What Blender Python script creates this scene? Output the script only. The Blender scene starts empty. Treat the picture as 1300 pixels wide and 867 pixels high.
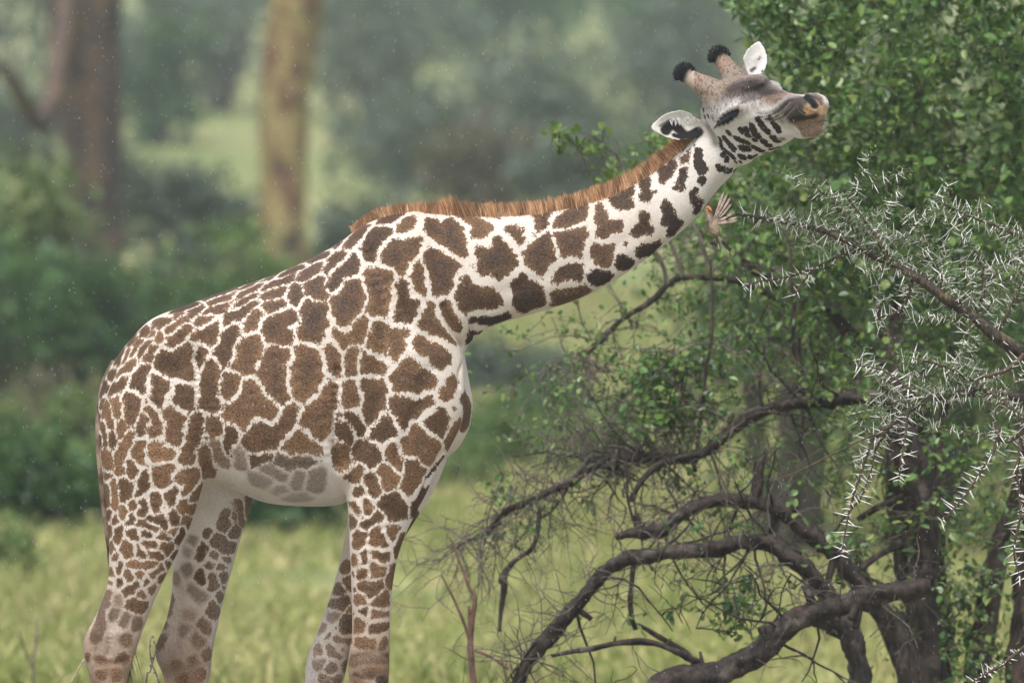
import bpy, math, random
import numpy as np
from mathutils import Vector, noise
from mathutils.bvhtree import BVHTree

random.seed(7); RNG = np.random.default_rng(7)
SC = bpy.context.scene
COL = SC.collection

# ------------------------------------------------------------------ camera
CAM_D, CAM_Z, PPM = 30.0, 2.3, 280.0          # distance to the giraffe, eye height, photo pixels per metre there
cam = bpy.data.cameras.new('camera'); camo = bpy.data.objects.new('camera', cam); COL.objects.link(camo)
camo.location = (0, -CAM_D, CAM_Z); camo.rotation_euler = (math.radians(90), 0, 0)
cam.sensor_width = 36.0; cam.sensor_fit = 'HORIZONTAL'
cam.lens = 36.0 * CAM_D / (1300.0 / PPM)
cam.clip_start = 0.5; cam.clip_end = 3000
cam.dof.use_dof = True; cam.dof.focus_distance = CAM_D - 0.12
cam.dof.aperture_fstop = cam.lens / 108.0
SC.camera = camo

# ------------------------------------------------------------------ sky, sun, exposure (soft rainy overcast)
SUN_EL, SUN_AZ = math.radians(62), math.radians(200)
world = bpy.data.worlds.new('World'); SC.world = world; world.use_nodes = True
nt = world.node_tree; nt.nodes.clear()
sky = nt.nodes.new('ShaderNodeTexSky'); sky.sky_type = 'NISHITA'; sky.sun_disc = False
sky.sun_elevation = SUN_EL; sky.sun_rotation = SUN_AZ; sky.air_density = 1.0; sky.dust_density = 4.0; sky.ozone_density = 1.0
hs = nt.nodes.new('ShaderNodeHueSaturation'); hs.inputs['Saturation'].default_value = 0.55
bg = nt.nodes.new('ShaderNodeBackground'); bg.inputs['Strength'].default_value = 0.125
out = nt.nodes.new('ShaderNodeOutputWorld')
nt.links.new(sky.outputs[0], hs.inputs['Color']); nt.links.new(hs.outputs[0], bg.inputs[0]); nt.links.new(bg.outputs[0], out.inputs[0])
sl = bpy.data.lights.new('sun', 'SUN'); sl.energy = 1.4; sl.angle = math.radians(16); sl.color = (1, 0.975, 0.94)
so = bpy.data.objects.new('sun', sl); COL.objects.link(so)
sd = Vector((math.sin(SUN_AZ) * math.cos(SUN_EL), math.cos(SUN_AZ) * math.cos(SUN_EL), math.sin(SUN_EL)))
so.rotation_euler = sd.to_track_quat('Z', 'Y').to_euler(); so.location = (0, 0, 60)
HAZE = .0006
SC.view_settings.view_transform = 'Standard'; SC.view_settings.look = 'None'
SC.view_settings.exposure = 0.9; SC.view_settings.gamma = 1
SC.cycles.use_denoising = True
SC.cycles.max_bounces = 6; SC.cycles.transparent_max_bounces = 8; SC.cycles.volume_bounces = 1
SC.cycles.volume_step_rate = 10; SC.cycles.volume_max_steps = 64

# ------------------------------------------------------------------ helpers
def W(px, py, y=0.0):
    """photo pixel at depth y (giraffe plane = 0) -> point of the place"""
    k = (CAM_D + y) / CAM_D / PPM
    return Vector(((px - 650) * k, y, CAM_Z + (433.5 - py) * k))

def ground_h(x, y):
    D = y + CAM_D
    h = float(np.interp(D, [0, 30, 45, 60, 80, 100, 120, 160, 200, 300, 400, 600, 900],
                        [0, 0, .05, .25, 1.0, 1.75, 3.0, 5.2, 7.6, 15.0, 24.5, 46, 80]))
    if D > 45:
        a = min(1, (D - 45) / 100)
        h += a * 1.1 * noise.noise((x * .02, y * .02, 3.1)) + a * .25 * noise.noise((x * .11, y * .11, 1.7))
    return h

class MB:
    def __init__(s): s.v = []; s.f = []
    def add(s, vs, fs):
        n = len(s.v); s.v.extend(vs); s.f.extend([tuple(i + n for i in f) for f in fs])
    def tube(s, pts, rad, seg=8, cap=True, rough=0.0):
        P = [Vector(p) for p in pts]; n = len(P); base = len(s.v)
        up = Vector((.13, .91, .21)); rings = []
        for i in range(n):
            t = (P[min(i + 1, n - 1)] - P[max(i - 1, 0)]).normalized()
            a = t.cross(up)
            if a.length < .05: a = t.cross(Vector((1, 0, 0)))
            a.normalize(); b = t.cross(a)
            r = rad[i] if hasattr(rad, '__len__') else rad
            for k in range(seg):
                th = 2 * math.pi * k / seg
                q = Vector((math.cos(th), math.sin(th), 0)); rr = r * (1 + rough * (noise.noise(P[i] * 9 + q * 1.3) + (.6 * noise.noise(P[i] * 31 + q * 2.1) if rough > .2 else 0)))
                s.v.append(tuple(P[i] + a * (math.cos(th) * rr) + b * (math.sin(th) * rr)))
        for i in range(n - 1):
            for k in range(seg):
                k2 = (k + 1) % seg; o = base + i * seg
                s.f.append((o + k, o + k2, o + seg + k2, o + seg + k))
        if cap:
            s.f.append(tuple(base + k for k in reversed(range(seg))))
            s.f.append(tuple(base + (n - 1) * seg + k for k in range(seg)))
    def mesh(s, name, smooth=True):
        m = bpy.data.meshes.new(name); m.from_pydata([tuple(v) for v in s.v], [], s.f); m.update()
        if smooth: m.polygons.foreach_set('use_smooth', [True] * len(m.polygons))
        return m
    def build(s, name, mat, parent=None, smooth=True):
        m = s.mesh(name, smooth); m.materials.append(mat)
        return link(name, m, parent)

def link(name, mesh, parent=None):
    o = bpy.data.objects.new(name, mesh); COL.objects.link(o)
    if parent is not None:
        o.parent = parent
        o.matrix_parent_inverse = parent.matrix_basis.inverted()
    return o

def tag(o, label=None, cat=None, group=None, kind=None):
    if label: o['label'] = label
    if cat: o['category'] = cat
    if group: o['group'] = group
    if kind: o['kind'] = kind
    return o

def empty(name, loc, label, cat, group=None):
    o = bpy.data.objects.new(name, None); COL.objects.link(o); o.location = loc; o.empty_display_size = .2
    return tag(o, label, cat, group)

def smooth_path(pts, step=4):
    """Catmull-Rom through points of any dimension"""
    P = np.array(pts, float); n = len(P); out = []
    for i in range(n - 1):
        p0, p1, p2, p3 = P[max(i - 1, 0)], P[i], P[i + 1], P[min(i + 2, n - 1)]
        for k in range(step):
            t = k / step
            out.append(.5 * ((2 * p1) + (-p0 + p2) * t + (2 * p0 - 5 * p1 + 4 * p2 - p3) * t * t + (-p0 + 3 * p1 - 3 * p2 + p3) * t ** 3))
    out.append(P[-1]); return np.array(out)

def set_attr(mesh, name, arr, typ='FLOAT', dom='POINT'):
    a = mesh.attributes.new(name, typ, dom)
    if typ == 'FLOAT': a.data.foreach_set('value', np.asarray(arr, np.float32).ravel())
    else: a.data.foreach_set('color', np.asarray(arr, np.float32).ravel())

# ------------------------------------------------------------------ materials
class N:
    """tiny node-tree helper"""
    def __init__(s, name):
        s.m = bpy.data.materials.new(name); s.m.use_nodes = True; s.t = s.m.node_tree; s.t.nodes.clear()
        s.out = s.t.nodes.new('ShaderNodeOutputMaterial')
    def n(s, typ, **kw):
        nd = s.t.nodes.new(typ)
        for k, v in kw.items():
            if k.startswith('_'): setattr(nd, k[1:], v)
            else:
                key = k.replace('__', ' ')
                s.set(nd.inputs[key] if not key.isdigit() else nd.inputs[int(key)], v)
        return nd
    def set(s, sock, v):
        if isinstance(v, bpy.types.NodeSocket): s.t.links.new(v, sock)
        else: sock.default_value = v
    def math(s, op, a, b=0.0, clamp=False):
        nd = s.t.nodes.new('ShaderNodeMath'); nd.operation = op; nd.use_clamp = clamp
        s.set(nd.inputs[0], a); s.set(nd.inputs[1], b); return nd.outputs[0]
    def mix(s, fac, a, b, mode='MIX'):
        nd = s.t.nodes.new('ShaderNodeMix'); nd.data_type = 'RGBA'; nd.blend_type = mode
        s.set(nd.inputs[0], fac); s.set(nd.inputs[6], a); s.set(nd.inputs[7], b); return nd.outputs[2]
    def noise(s, vec, scale, detail=3, rough=.55):
        nd = s.t.nodes.new('ShaderNodeTexNoise'); nd.inputs['Scale'].default_value = scale
        nd.inputs['Detail'].default_value = detail; nd.inputs['Roughness'].default_value = rough
        if vec is not None: s.t.links.new(vec, nd.inputs['Vector'])
        return nd.outputs[0]
    def ramp(s, fac, stops, interp='LINEAR'):
        nd = s.t.nodes.new('ShaderNodeValToRGB'); s.t.links.new(fac, nd.inputs[0]); r = nd.color_ramp; r.interpolation = interp
        while len(r.elements) < len(stops): r.elements.new(.5)
        for e, (p, c) in zip(r.elements, stops): e.position = p; e.color = c if len(c) == 4 else (*c, 1)
        return nd.outputs[0]
    def mrange(s, v, a, b, c=0.0, d=1.0, typ='SMOOTHSTEP'):
        nd = s.t.nodes.new('ShaderNodeMapRange'); nd.interpolation_type = typ
        s.set(nd.inputs[0], v); s.set(nd.inputs[1], a); s.set(nd.inputs[2], b); s.set(nd.inputs[3], c); s.set(nd.inputs[4], d)
        return nd.outputs[0]
    def pos(s):
        return s.t.nodes.new('ShaderNodeNewGeometry').outputs['Position']
    def island(s):
        return s.t.nodes.new('ShaderNodeNewGeometry').outputs['Random Per Island']
    def attr(s, name, out='Fac'):
        nd = s.t.nodes.new('ShaderNodeAttribute'); nd.attribute_name = name; return nd.outputs[out]
    def bump(s, h, strength, dist):
        nd = s.t.nodes.new('ShaderNodeBump'); nd.inputs['Strength'].default_value = strength; nd.inputs['Distance'].default_value = dist
        s.t.links.new(h, nd.inputs['Height']); return nd.outputs[0]
    def scalevec(s, vec, sc):
        nd = s.t.nodes.new('ShaderNodeMapping'); nd.inputs['Scale'].default_value = sc; s.t.links.new(vec, nd.inputs[0]); return nd.outputs[0]
    def principled(s, col, rough=.6, spec=.3, normal=None, **kw):
        p = s.t.nodes.new('ShaderNodeBsdfPrincipled'); s.set(p.inputs['Base Color'], col); s.set(p.inputs['Roughness'], rough)
        s.set(p.inputs['Specular IOR Level'], spec)
        if normal is not None: s.t.links.new(normal, p.inputs['Normal'])
        for k, v in kw.items(): s.set(p.inputs[k.replace('__', ' ')], v)
        return p.outputs[0]
    def done(s, sh): s.t.links.new(sh, s.out.inputs[0]); return s.m

def c4(r, g, b): return (r, g, b, 1)

def mat_simple(name, col, col2=None, scale=8, rough=.7, spec=.25, bump=0.0, bdist=.01):
    m = N(name); p = m.pos(); f = m.noise(p, scale, 4)
    c = m.mix(m.mrange(f, .35, .65), c4(*col), c4(*(col2 or col)))
    nr = m.bump(m.noise(p, scale * 4, 3), bump, bdist) if bump else None
    return m.done(m.principled(c, rough, spec, nr))

def mat_leaf(name, cols, rough=.42, trans=.25, spec=.4):
    """leaf colour differs from leaf to leaf; thin leaves let some light through"""
    m = N(name); r = m.island()
    st = [(i / max(1, len(cols) - 1), c) for i, c in enumerate(cols)]
    c = m.ramp(r, st)
    d = m.principled(c, rough, spec)
    t = m.n('ShaderNodeBsdfTranslucent'); m.t.links.new(m.mix(.5, c, c4(.18, .26, .03)), t.inputs[0])
    mx = m.n('ShaderNodeMixShader'); mx.inputs[0].default_value = trans
    m.t.links.new(d, mx.inputs[1]); m.t.links.new(t.outputs[0], mx.inputs[2])
    return m.done(mx.outputs[0])

def mat_bark(name, dark, light, scale=30, spec=.3, rough=.65, lich=None, bd=.012):
    m = N(name); p = m.pos()
    f = m.noise(m.scalevec(p, (1, 1, .35)), scale, 5, .65)
    c = m.mix(m.mrange(f, .35, .68), c4(*dark), c4(*light))
    if lich:
        g = m.noise(p, scale * .22, 4, .6); c = m.mix(m.mrange(g, .56, .66), c, c4(*lich))
    return m.done(m.principled(c, rough, spec, m.bump(f, .9, bd)))
# ------------------------------------------------------------------ ground
def make_ground():
    ys = np.concatenate([np.linspace(-70, 10, 18), np.linspace(14, 90, 40), np.linspace(95, 300, 42), np.linspace(320, 860, 20)])
    nx = 91; vs = []; fs = []
    for j, y in enumerate(ys):
        half = 30 + (y + 70) * .55
        for i in range(nx):
            x = (i / (nx - 1) * 2 - 1) * half
            vs.append((x, y, ground_h(x, y)))
    for j in range(len(ys) - 1):
        for i in range(nx - 1):
            a = j * nx + i; fs.append((a, a + 1, a + nx + 1, a + nx))
    m = N('meadow_ground'); p = m.pos()
    a = m.noise(p, .09, 4); b = m.noise(p, 1.3, 4); c = m.noise(p, 9, 3)
    col = m.mix(m.mrange(a, .38, .62), c4(.21, .24, .085), c4(.36, .34, .155))
    col = m.mix(m.mrange(b, .4, .66), col, c4(.11, .155, .05))
    col = m.mix(m.mrange(c, .55, .75), col, c4(.25, .21, .12))
    sy = m.n('ShaderNodeSeparateXYZ'); m.t.links.new(p, sy.inputs[0])
    bounce_strip = m.math('MULTIPLY', m.mrange(sy.outputs[1], -9, -5), m.mrange(sy.outputs[1], 8, 3.5))
    col = m.mix(m.math('MULTIPLY', bounce_strip, m.mrange(b, .25, .6, .55, .95)), col, c4(.25, .22, .19))      # unseen bare-earth strip, added to neutralise green light bounced onto the belly
    mb = MB(); mb.add(vs, fs)
    o = mb.build('ground', m.done(m.principled(col, .9, .1, m.bump(c, .6, .05))))
    tag(o, kind='structure')
make_ground()

# ------------------------------------------------------------------ meadow grass (uncountable)
def make_grass():
    n = 46000
    u = RNG.random(n); D = 42 + (u ** 1.2) * 80
    x = (RNG.random(n) * 2 - 1) * (D * .105 + 1.5); y = D - CAM_D
    vs = []; fs = []
    for i in range(n):
        z = ground_h(x[i], y[i]); patch = noise.noise((x[i] * .35, y[i] * .12, 9.))
        h = (.09 + .13 * RNG.random()) * (1 + .9 * patch)
        if h < .12: continue
        for k in range(3):
            an = RNG.random() * 6.283; w = .008 + .008 * RNG.random(); w *= 1 + D[i] / 70
            dx, dy = math.cos(an) * w, math.sin(an) * w
            lx, ly = RNG.normal(0, .13), RNG.normal(0, .13); hh = h * (.6 + .6 * RNG.random())
            bx, by = x[i] + RNG.normal(0, .05), y[i] + RNG.normal(0, .05); b = len(vs)
            vs += [(bx - dx, by - dy, z - .02), (bx + dx, by + dy, z - .02), (bx + dx * .7 + lx * .4, by + dy * .7 + ly * .4, z + hh * .6),
                   (bx - dx * .7 + lx * .4, by - dy * .7 + ly * .4, z + hh * .6), (bx + lx, by + ly, z + hh)]
            fs += [(b, b + 1, b + 2, b + 3), (b + 3, b + 2, b + 4)]
    m = N('grass_blades'); r = m.island(); p = m.pos()
    c = m.ramp(r, [(0, (.19, .26, .06)), (.45, (.33, .37, .11)), (.75, (.46, .44, .18)), (1, (.58, .49, .28))])
    c = m.mix(m.mrange(m.noise(m.scalevec(p, (1, .3, .3)), .55, 3), .42, .62), c, m.mix(.5, c, c4(.46, .42, .2)))
    d = m.principled(c, .6, .25)
    t = m.n('ShaderNodeBsdfTranslucent'); m.t.links.new(c, t.inputs[0])
    mx = m.n('ShaderNodeMixShader'); mx.inputs[0].default_value = .35
    m.t.links.new(d, mx.inputs[1]); m.t.links.new(t.outputs[0], mx.inputs[2])
    mb = MB(); mb.v = vs; mb.f = fs
    tag(mb.build('meadow_grass', m.done(mx.outputs[0]), smooth=False), 'tall yellow green meadow grass behind the giraffe', 'grass', kind='stuff')
make_grass()

# ------------------------------------------------------------------ leaves and shrubs
def leaf(mb, p, d, nrm, L, w, fold=.25):
    d = d.normalized(); s = d.cross(nrm)
    if s.length < 1e-3: s = d.cross(Vector((.3, .9, .1)))
    s.normalize(); nn = s.cross(d); up = nn * (w * fold)
    b = len(mb.v)
    mb.v += [tuple(p), tuple(p + d * L * .3 - s * w * .8 + up), tuple(p + d * L * .72 - s * w * .72 + up), tuple(p + d * L),
             tuple(p + d * L * .72 + s * w * .72 + up), tuple(p + d * L * .3 + s * w * .8 + up)]
    mb.f += [(b, b + 1, b + 2, b + 3), (b, b + 3, b + 4, b + 5)]

def rvec(): 
    v = Vector(RNG.normal(size=3)); return v.normalized()

def leaf_clump(mb, c, r, n, L, w, droop=.3, flat=1.0):
    for _ in range(n):
        o = Vector(RNG.normal(size=3)) * r * .55; o.z *= flat
        d = (rvec() + o.normalized() * .6 + Vector((0, 0, -droop)))
        leaf(mb, c + o, d, (rvec() * .7 + Vector((0, 0, 1))), L * (.65 + .7 * RNG.random()), w * (.7 + .6 * RNG.random()))

LEAF_DARK = mat_leaf('dark_green_leaves', [(.02, .055, .017), (.035, .095, .026), (.055, .13, .034), (.09, .18, .045)])
LEAF_MID = mat_leaf('mid_green_leaves', [(.045, .09, .02), (.075, .15, .032), (.12, .21, .04), (.18, .27, .055)])
LEAF_PALE = mat_leaf('pale_green_leaves', [(.07, .12, .03), (.10, .17, .04), (.15, .23, .06), (.22, .26, .09)])
LEAF_GREY = mat_leaf('hazed_grey_green_leaves', [(.055, .08, .065), (.08, .11, .085), (.115, .15, .11), (.15, .185, .13)])  # lightened and slightly bluish: distant haze partly put into the leaf colour
LEAF_BROWN = mat_leaf('dry_brown_leaves', [(.07, .055, .04), (.11, .085, .06), (.15, .12, .08), (.10, .10, .05)])
BARK_GREY = mat_bark('grey_brown_bark', (.045, .035, .028), (.12, .095, .075))

def shrub(name, px, py_top, width_px, y, lmat, label, group=None, cat='shrub', n=1500, L=.16, py_bot=None, stems=5, seed=0):
    """a bush standing on the ground at depth y: stems and a clumped crown"""
    k = (CAM_D + y) / CAM_D / PPM
    cx = (px - 650) * k; gz = ground_h(cx, y); top = CAM_Z + (433.5 - py_top) * k
    H = max(.6, top - gz); R = width_px * k * .5
    root = empty(name, (cx, y, gz), label, cat, group)
    mb = MB(); tips = []
    for i in range(stems):
        a = 6.283 * i / stems + RNG.random(); rr = R * (.2 + .5 * RNG.random())
        q = Vector((cx + math.cos(a) * rr, y + math.sin(a) * rr, gz + H * (.5 + .3 * RNG.random())))
        b = Vector((cx + math.cos(a) * R * .12, y + math.sin(a) * R * .12, gz - .05))
        mid = (b + q) / 2 + Vector((RNG.normal() * R * .06, RNG.normal() * R * .06, H * .06))
        pth = smooth_path([b, mid, q], 4); mb.tube(pth, np.linspace(H * .022 + .02, H * .006 + .005, len(pth)), 6); tips.append(q)
    mb.build('stem', BARK_GREY, root)
    cr = MB(); nc = max(8, n // 45)
    for i in range(nc):
        t = rvec() * (RNG.random() ** .4); wob = 1 + .25 * noise.noise(t * 1.7 + Vector((px * .01, seed, 0)))
        c = Vector((cx + t.x * R * wob, y + t.y * R * wob, gz + H * (.52 + .46 * t.z * wob)))
        leaf_clump(cr, c, R * .22 + .05, n // nc, L, L * .3)
    o = cr.build('crown', lmat, root, smooth=False); o['kind'] = 'stuff'
    return root

# ------------------------------------------------------------------ trees with visible trunks behind the giraffe
def mat_fever(name, main, patch, dark):
    m = N(name); p = m.pos(); q = m.scalevec(p, (1.6, 1.6, .8))
    a = m.noise(q, 1.6, 4, .6); b = m.noise(p, 9, 4)
    c = m.mix(m.mrange(a, .48, .58), c4(*main), c4(*patch))
    c = m.mix(m.mrange(m.noise(q, 1.15, 3), .57, .64), c, c4(*dark))
    c = m.mix(m.math('MULTIPLY', m.mrange(b, .4, .7), .5), c, c4(*dark))
    return m.done(m.principled(c, .75, .2, m.bump(b, .6, .04)))

def big_tree(name, label, path, bark, y, limbs, lmat, crown_c):
    b = W(*path[0][:2], y); b.z = ground_h(b.x, y)
    root = empty(name, b, label, 'tree', 'tall trees behind the giraffe')
    k = (CAM_D + y) / CAM_D
    pts = [tuple(W(px, py, y)) + (r * k / PPM,) for px, py, r in path]
    pts[0] = (b.x, y, b.z - .1, pts[0][3])
    s = smooth_path(pts, 5); mb = MB(); mb.tube(s[:, :3], s[:, 3], 16, rough=.12); mb.build('trunk', bark, root)
    for lp in limbs:
        s = smooth_path([tuple(W(px, py, y + dy)) + (r * k / PPM,) for px, py, dy, r in lp], 5)
        mb = MB(); mb.tube(s[:, :3], s[:, 3], 10, rough=.15); mb.build('limb', bark, root)
    cr = MB()
    for px, py, dy, rp, n in crown_c:
        c = W(px, py, y + dy); R = rp * k / PPM
        for i in range(n // 50):
            t = rvec() * RNG.random() ** .4
            leaf_clump(cr, c + Vector((t.x * R, t.y * R, t.z * R * .45)), R * .2, 50, .28, .06, flat=.5)
    o = cr.build('crown', lmat, root, smooth=False); o['kind'] = 'stuff'

BARK_YEL = mat_fever('yellow_fever_bark', (.30, .24, .10), (.16, .085, .05), (.06, .045, .035))
BARK_DRK = mat_fever('dark_flaking_bark', (.075, .055, .048), (.15, .10, .065), (.035, .027, .025))
big_tree('fever_tree', 'pale yellow tree trunk with brown flaking patches behind the giraffe', 
         [(357, 380, 38), (358, 330, 33), (360, 250, 30), (360, 160, 32), (366, 80, 33), (376, 0, 36), (388, -120, 36), (400, -300, 30)], BARK_YEL, 82,
         [[(398, -280, 0, 26), (480, -400, 1, 18), (560, -520, 2, 8)], [(398, -280, 0, 24), (330, -430, -1, 16), (270, -520, -2, 8)]],
         LEAF_GREY, [(400, -620, 0, 260, 1500)])
big_tree('dark_barked_tree', 'thick dark tree trunk with flaking grey brown bark',
         [(122, 400, 46), (120, 330, 40), (120, 250, 37), (116, 150, 41), (110, 70, 45), (108, 0, 48), (104, -120, 46), (96, -300, 38)], BARK_DRK, 84,
         [[(96, -290, 0, 30), (0, -420, 1, 20), (-80, -540, 2, 8)], [(98, -290, 0, 28), (190, -430, -1, 18), (240, -540, -2, 8)],
          [(92, -40, 0, 14), (60, 150, -3, 12), (30, 128, -4, 10), (8, 95, -5, 8), (-40, 50, -6, 5)]],
         LEAF_GREY, [(80, -640, 0, 260, 1500)])

# ------------------------------------------------------------------ shrubs of the middle distance and the hillside
SH = [
 # px, top, width, y, material, label, group, n, leaf
 (20, 175, 190, 66, LEAF_PALE, 'tall yellowish green bush crowding the dark trunk', None, 2600, .20),
 (-30, 300, 260, 62, LEAF_DARK, 'dark bush rising in front of the tall yellowish one', None, 1800, .2),
 (90, 318, 190, 64, LEAF_DARK, 'dark green shrub at the foot of the dark trunk', None, 2200, .18),
 (205, 345, 190, 66, LEAF_DARK, 'dark green thicket shrub between the trunks, beside the dark trunk', 'thicket shrubs', 1900, .18),
 (300, 365, 190, 65, LEAF_DARK, 'dark green thicket shrub between the trunks, beside the yellow trunk', 'thicket shrubs', 1900, .18),
 (230, 185, 200, 92, LEAF_GREY, 'grey green rounded bush on the slope between the two trunks', None, 1800, .24),
 (300, 290, 150, 78, LEAF_MID, 'mid green bush low against the pale yellow trunk', None, 1500, .2),
 (470, 250, 190, 95, LEAF_GREY, 'grey green bush on the slope above the withers', None, 1700, .24),
 (60, 545, 170, 34, LEAF_DARK, 'dense green shrub standing in grass behind the tail', None, 2200, .12),
 (-20, 560, 120, 36, LEAF_MID, 'paler shrub beside the dense green one in the grass', None, 1500, .12),
 (130, 600, 150, 38, LEAF_MID, 'leafy shrub in the grass behind the near hind leg', None, 1600, .12),
 (350, 600, 170, 33, LEAF_DARK, 'dark green shrub seen beneath the belly', None, 2600, .12),
 (270, 610, 120, 38, LEAF_MID, 'mid green shrub between the hind legs', None, 1300, .12),
 (620, 530, 150, 46, LEAF_MID, 'soft green shrub in the grass beyond the chest', None, 1600, .14),
 (700, 590, 200, 52, LEAF_DARK, 'dark shrub in the grass behind the arching dead limbs', None, 1800, .16),
 (640, 470, 170, 66, LEAF_GREY, 'dull grey green shrub on rising ground past the chest', None, 1500, .18),
 (545, 120, 260, 150, LEAF_GREY, 'hazy rounded tree on the far hillside above the withers', 'hillside trees', 1500, .45),
 (700, 60, 280, 160, LEAF_GREY, 'hazy rounded tree on the far hillside above the middle of the mane', 'hillside trees', 1600, .45),
 (830, 170, 200, 120, LEAF_DARK, 'darker hazy bush low on the hillside behind the ear', None, 1500, .32),
 (620, 150, 200, 118, LEAF_BROWN, 'brownish leafless looking bush on the hillside above the mane', None, 1500, .3),
 (745, 140, 170, 112, LEAF_GREY, 'grey bush on the hillside next to the brownish one', None, 1400, .3),
 (880, -10, 260, 185, LEAF_GREY, 'hazy rounded tree on the far hillside behind the horns', 'hillside trees', 1500, .5),
 (480, -40, 260, 200, LEAF_GREY, 'hazy tree on the hillside just right of the pale yellow trunk', 'hillside trees', 1500, .5),
 (280, -60, 260, 210, LEAF_GREY, 'hazy tree on the hillside between the dark and the yellow trunk', 'hillside trees', 1400, .5),
 (200, 20, 160, 190, LEAF_DARK, 'hazy dark tree standing on the slope right of the dark trunk', None, 1300, .45),
 (40, -40, 260, 175, LEAF_GREY, 'hazy tree on the hillside left of the dark trunk', 'hillside trees', 1500, .5),
 (620, -80, 330, 260, LEAF_DARK, "large dark tree topping the misty hill above the mane's tuft", 'hilltop trees', 1500, .7),
 (820, -90, 330, 270, LEAF_DARK, "large dark tree topping the misty hill left of the horns", 'hilltop trees', 1500, .7),
 (400, -110, 330, 280, LEAF_DARK, "large dark tree topping the misty hill next to the yellow trunk", 'hilltop trees', 1500, .7),
 (40, 470, 150, 50, LEAF_BROWN, 'dry brownish bush fading into the grass below the dark thicket', None, 900, .14),
 (110, 505, 120, 44, LEAF_PALE, 'pale green bush in the grass just behind the rump', None, 900, .12),
 (-10, 500, 130, 47, LEAF_PALE, 'pale yellowish bush below the tall yellowish green one', None, 900, .12),
 (420, 560, 150, 50, LEAF_MID, 'low mid green bush glimpsed past the foreleg elbow', None, 1000, .12),
 (560, 620, 130, 40, LEAF_PALE, 'pale low shrub in the grass beside the dry sapling', None, 900, .10),
 (760, 520, 160, 44, LEAF_PALE, 'pale green shrub seen through the tangle of twigs', None, 1000, .11),
 (20, 690, 110, 26, LEAF_PALE, 'low pale tuft of leaves in the grass by the dry weed', None, 700, .08),
 (1000, 20, 330, 30, LEAF_DARK, "dark bush standing well behind the giraffe's muzzle", 'bushes behind the leafy tree', 4200, .13),
 (1180, -40, 360, 33, LEAF_DARK, "dark bush well behind the leafy tree, above the thorny branch", 'bushes behind the leafy tree', 4800, .13),
 (1330, 0, 330, 31, LEAF_DARK, "dark bush well behind the leafy tree, past its leaning stem", 'bushes behind the leafy tree', 4200, .13),
]
for i, (px, top, wd, y, lm, lab, grp, n, L) in enumerate(SH):
    shrub('hillside_tree' if grp in ('hillside trees', 'hilltop trees') else 'shrub', px, top, wd, y, lm, lab, grp,
          'tree' if grp in ('hillside trees', 'hilltop trees') else 'shrub', n, L, seed=i)
# ------------------------------------------------------------------ the giraffe
GIR = empty('giraffe', (W(300, 1077).x, 0, 0), 'large spotted giraffe with brown patches, stretching its neck and lifting its chin', 'giraffe')

def ring(c, a, b, seg, e, tw=0.0):
    """superellipse ring; tw narrows the side towards +a"""
    out = []
    for k in range(seg):
        th = 2 * math.pi * k / seg; cs, sn = math.cos(th), math.sin(th)
        u = math.copysign(abs(cs) ** (2 / e), cs); v = math.copysign(abs(sn) ** (2 / e), sn)
        out.append(tuple(c + a * u + b * (v * (1 - tw * u))))
    return out

def loft_rings(mb, rings):
    seg = len(rings[0]); b = len(mb.v)
    for r in rings: mb.v.extend(r)
    for i in range(len(rings) - 1):
        for k in range(seg):
            k2 = (k + 1) % seg; o = b + i * seg
            mb.f.append((o + k, o + k2, o + seg + k2, o + seg + k))
    for end, r in ((0, rings[0]), (1, rings[-1])):
        c = np.mean(np.array(r), 0); ci = len(mb.v); mb.v.append(tuple(c)); o = b + (0 if end == 0 else (len(rings) - 1) * seg)
        for k in range(seg):
            k2 = (k + 1) % seg
            mb.f.append((o + k2, o + k, ci) if end == 0 else (o + k, o + k2, ci))

def loft_px(st, e=2.0, tw=0.0, seg=32, step=5):
    """stations (x1,y1,x2,y2, depth, half width): the two outline points in the photograph and the thickness"""
    s = smooth_path(st, step); rings = []
    for x1, y1, x2, y2, y, hw in s:
        p, q = W(x1, y1, y), W(x2, y2, y)
        rings.append(ring((p + q) / 2, (p - q) / 2, Vector((0, max(hw, .01), 0)), seg, e, tw))
    mb = MB(); loft_rings(mb, rings); return mb

# head frame: F to the nose, L to the far ear, U to the crown
HS = 221 / PPM
F = Vector((.555, -.830, .06)); L_ = Vector((.752, .531, .391)); U = Vector((-.356, -.172, .919))
F.normalize(); L_ = (L_ - F * L_.dot(F)).normalized(); U = (U - F * U.dot(F) - L_ * U.dot(L_)).normalized()
HO = W(919, 148.8, -.02)
def H(f, l, u):
    if f > .4: f = .4 + (f - .4) * .87
    return HO + (F * f + L_ * l + U * u) * HS

def ellipsoid(c, ax, seg=20, rings_n=12):
    mb = MB(); R = []
    for i in range(1, rings_n):
        ph = math.pi * i / rings_n
        R.append([tuple(c + ax[0] * math.cos(ph) + (ax[1] * math.cos(2 * math.pi * k / seg) + ax[2] * math.sin(2 * math.pi * k / seg)) * math.sin(ph)) for k in range(seg)])
    loft_rings(mb, R); return mb

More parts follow.
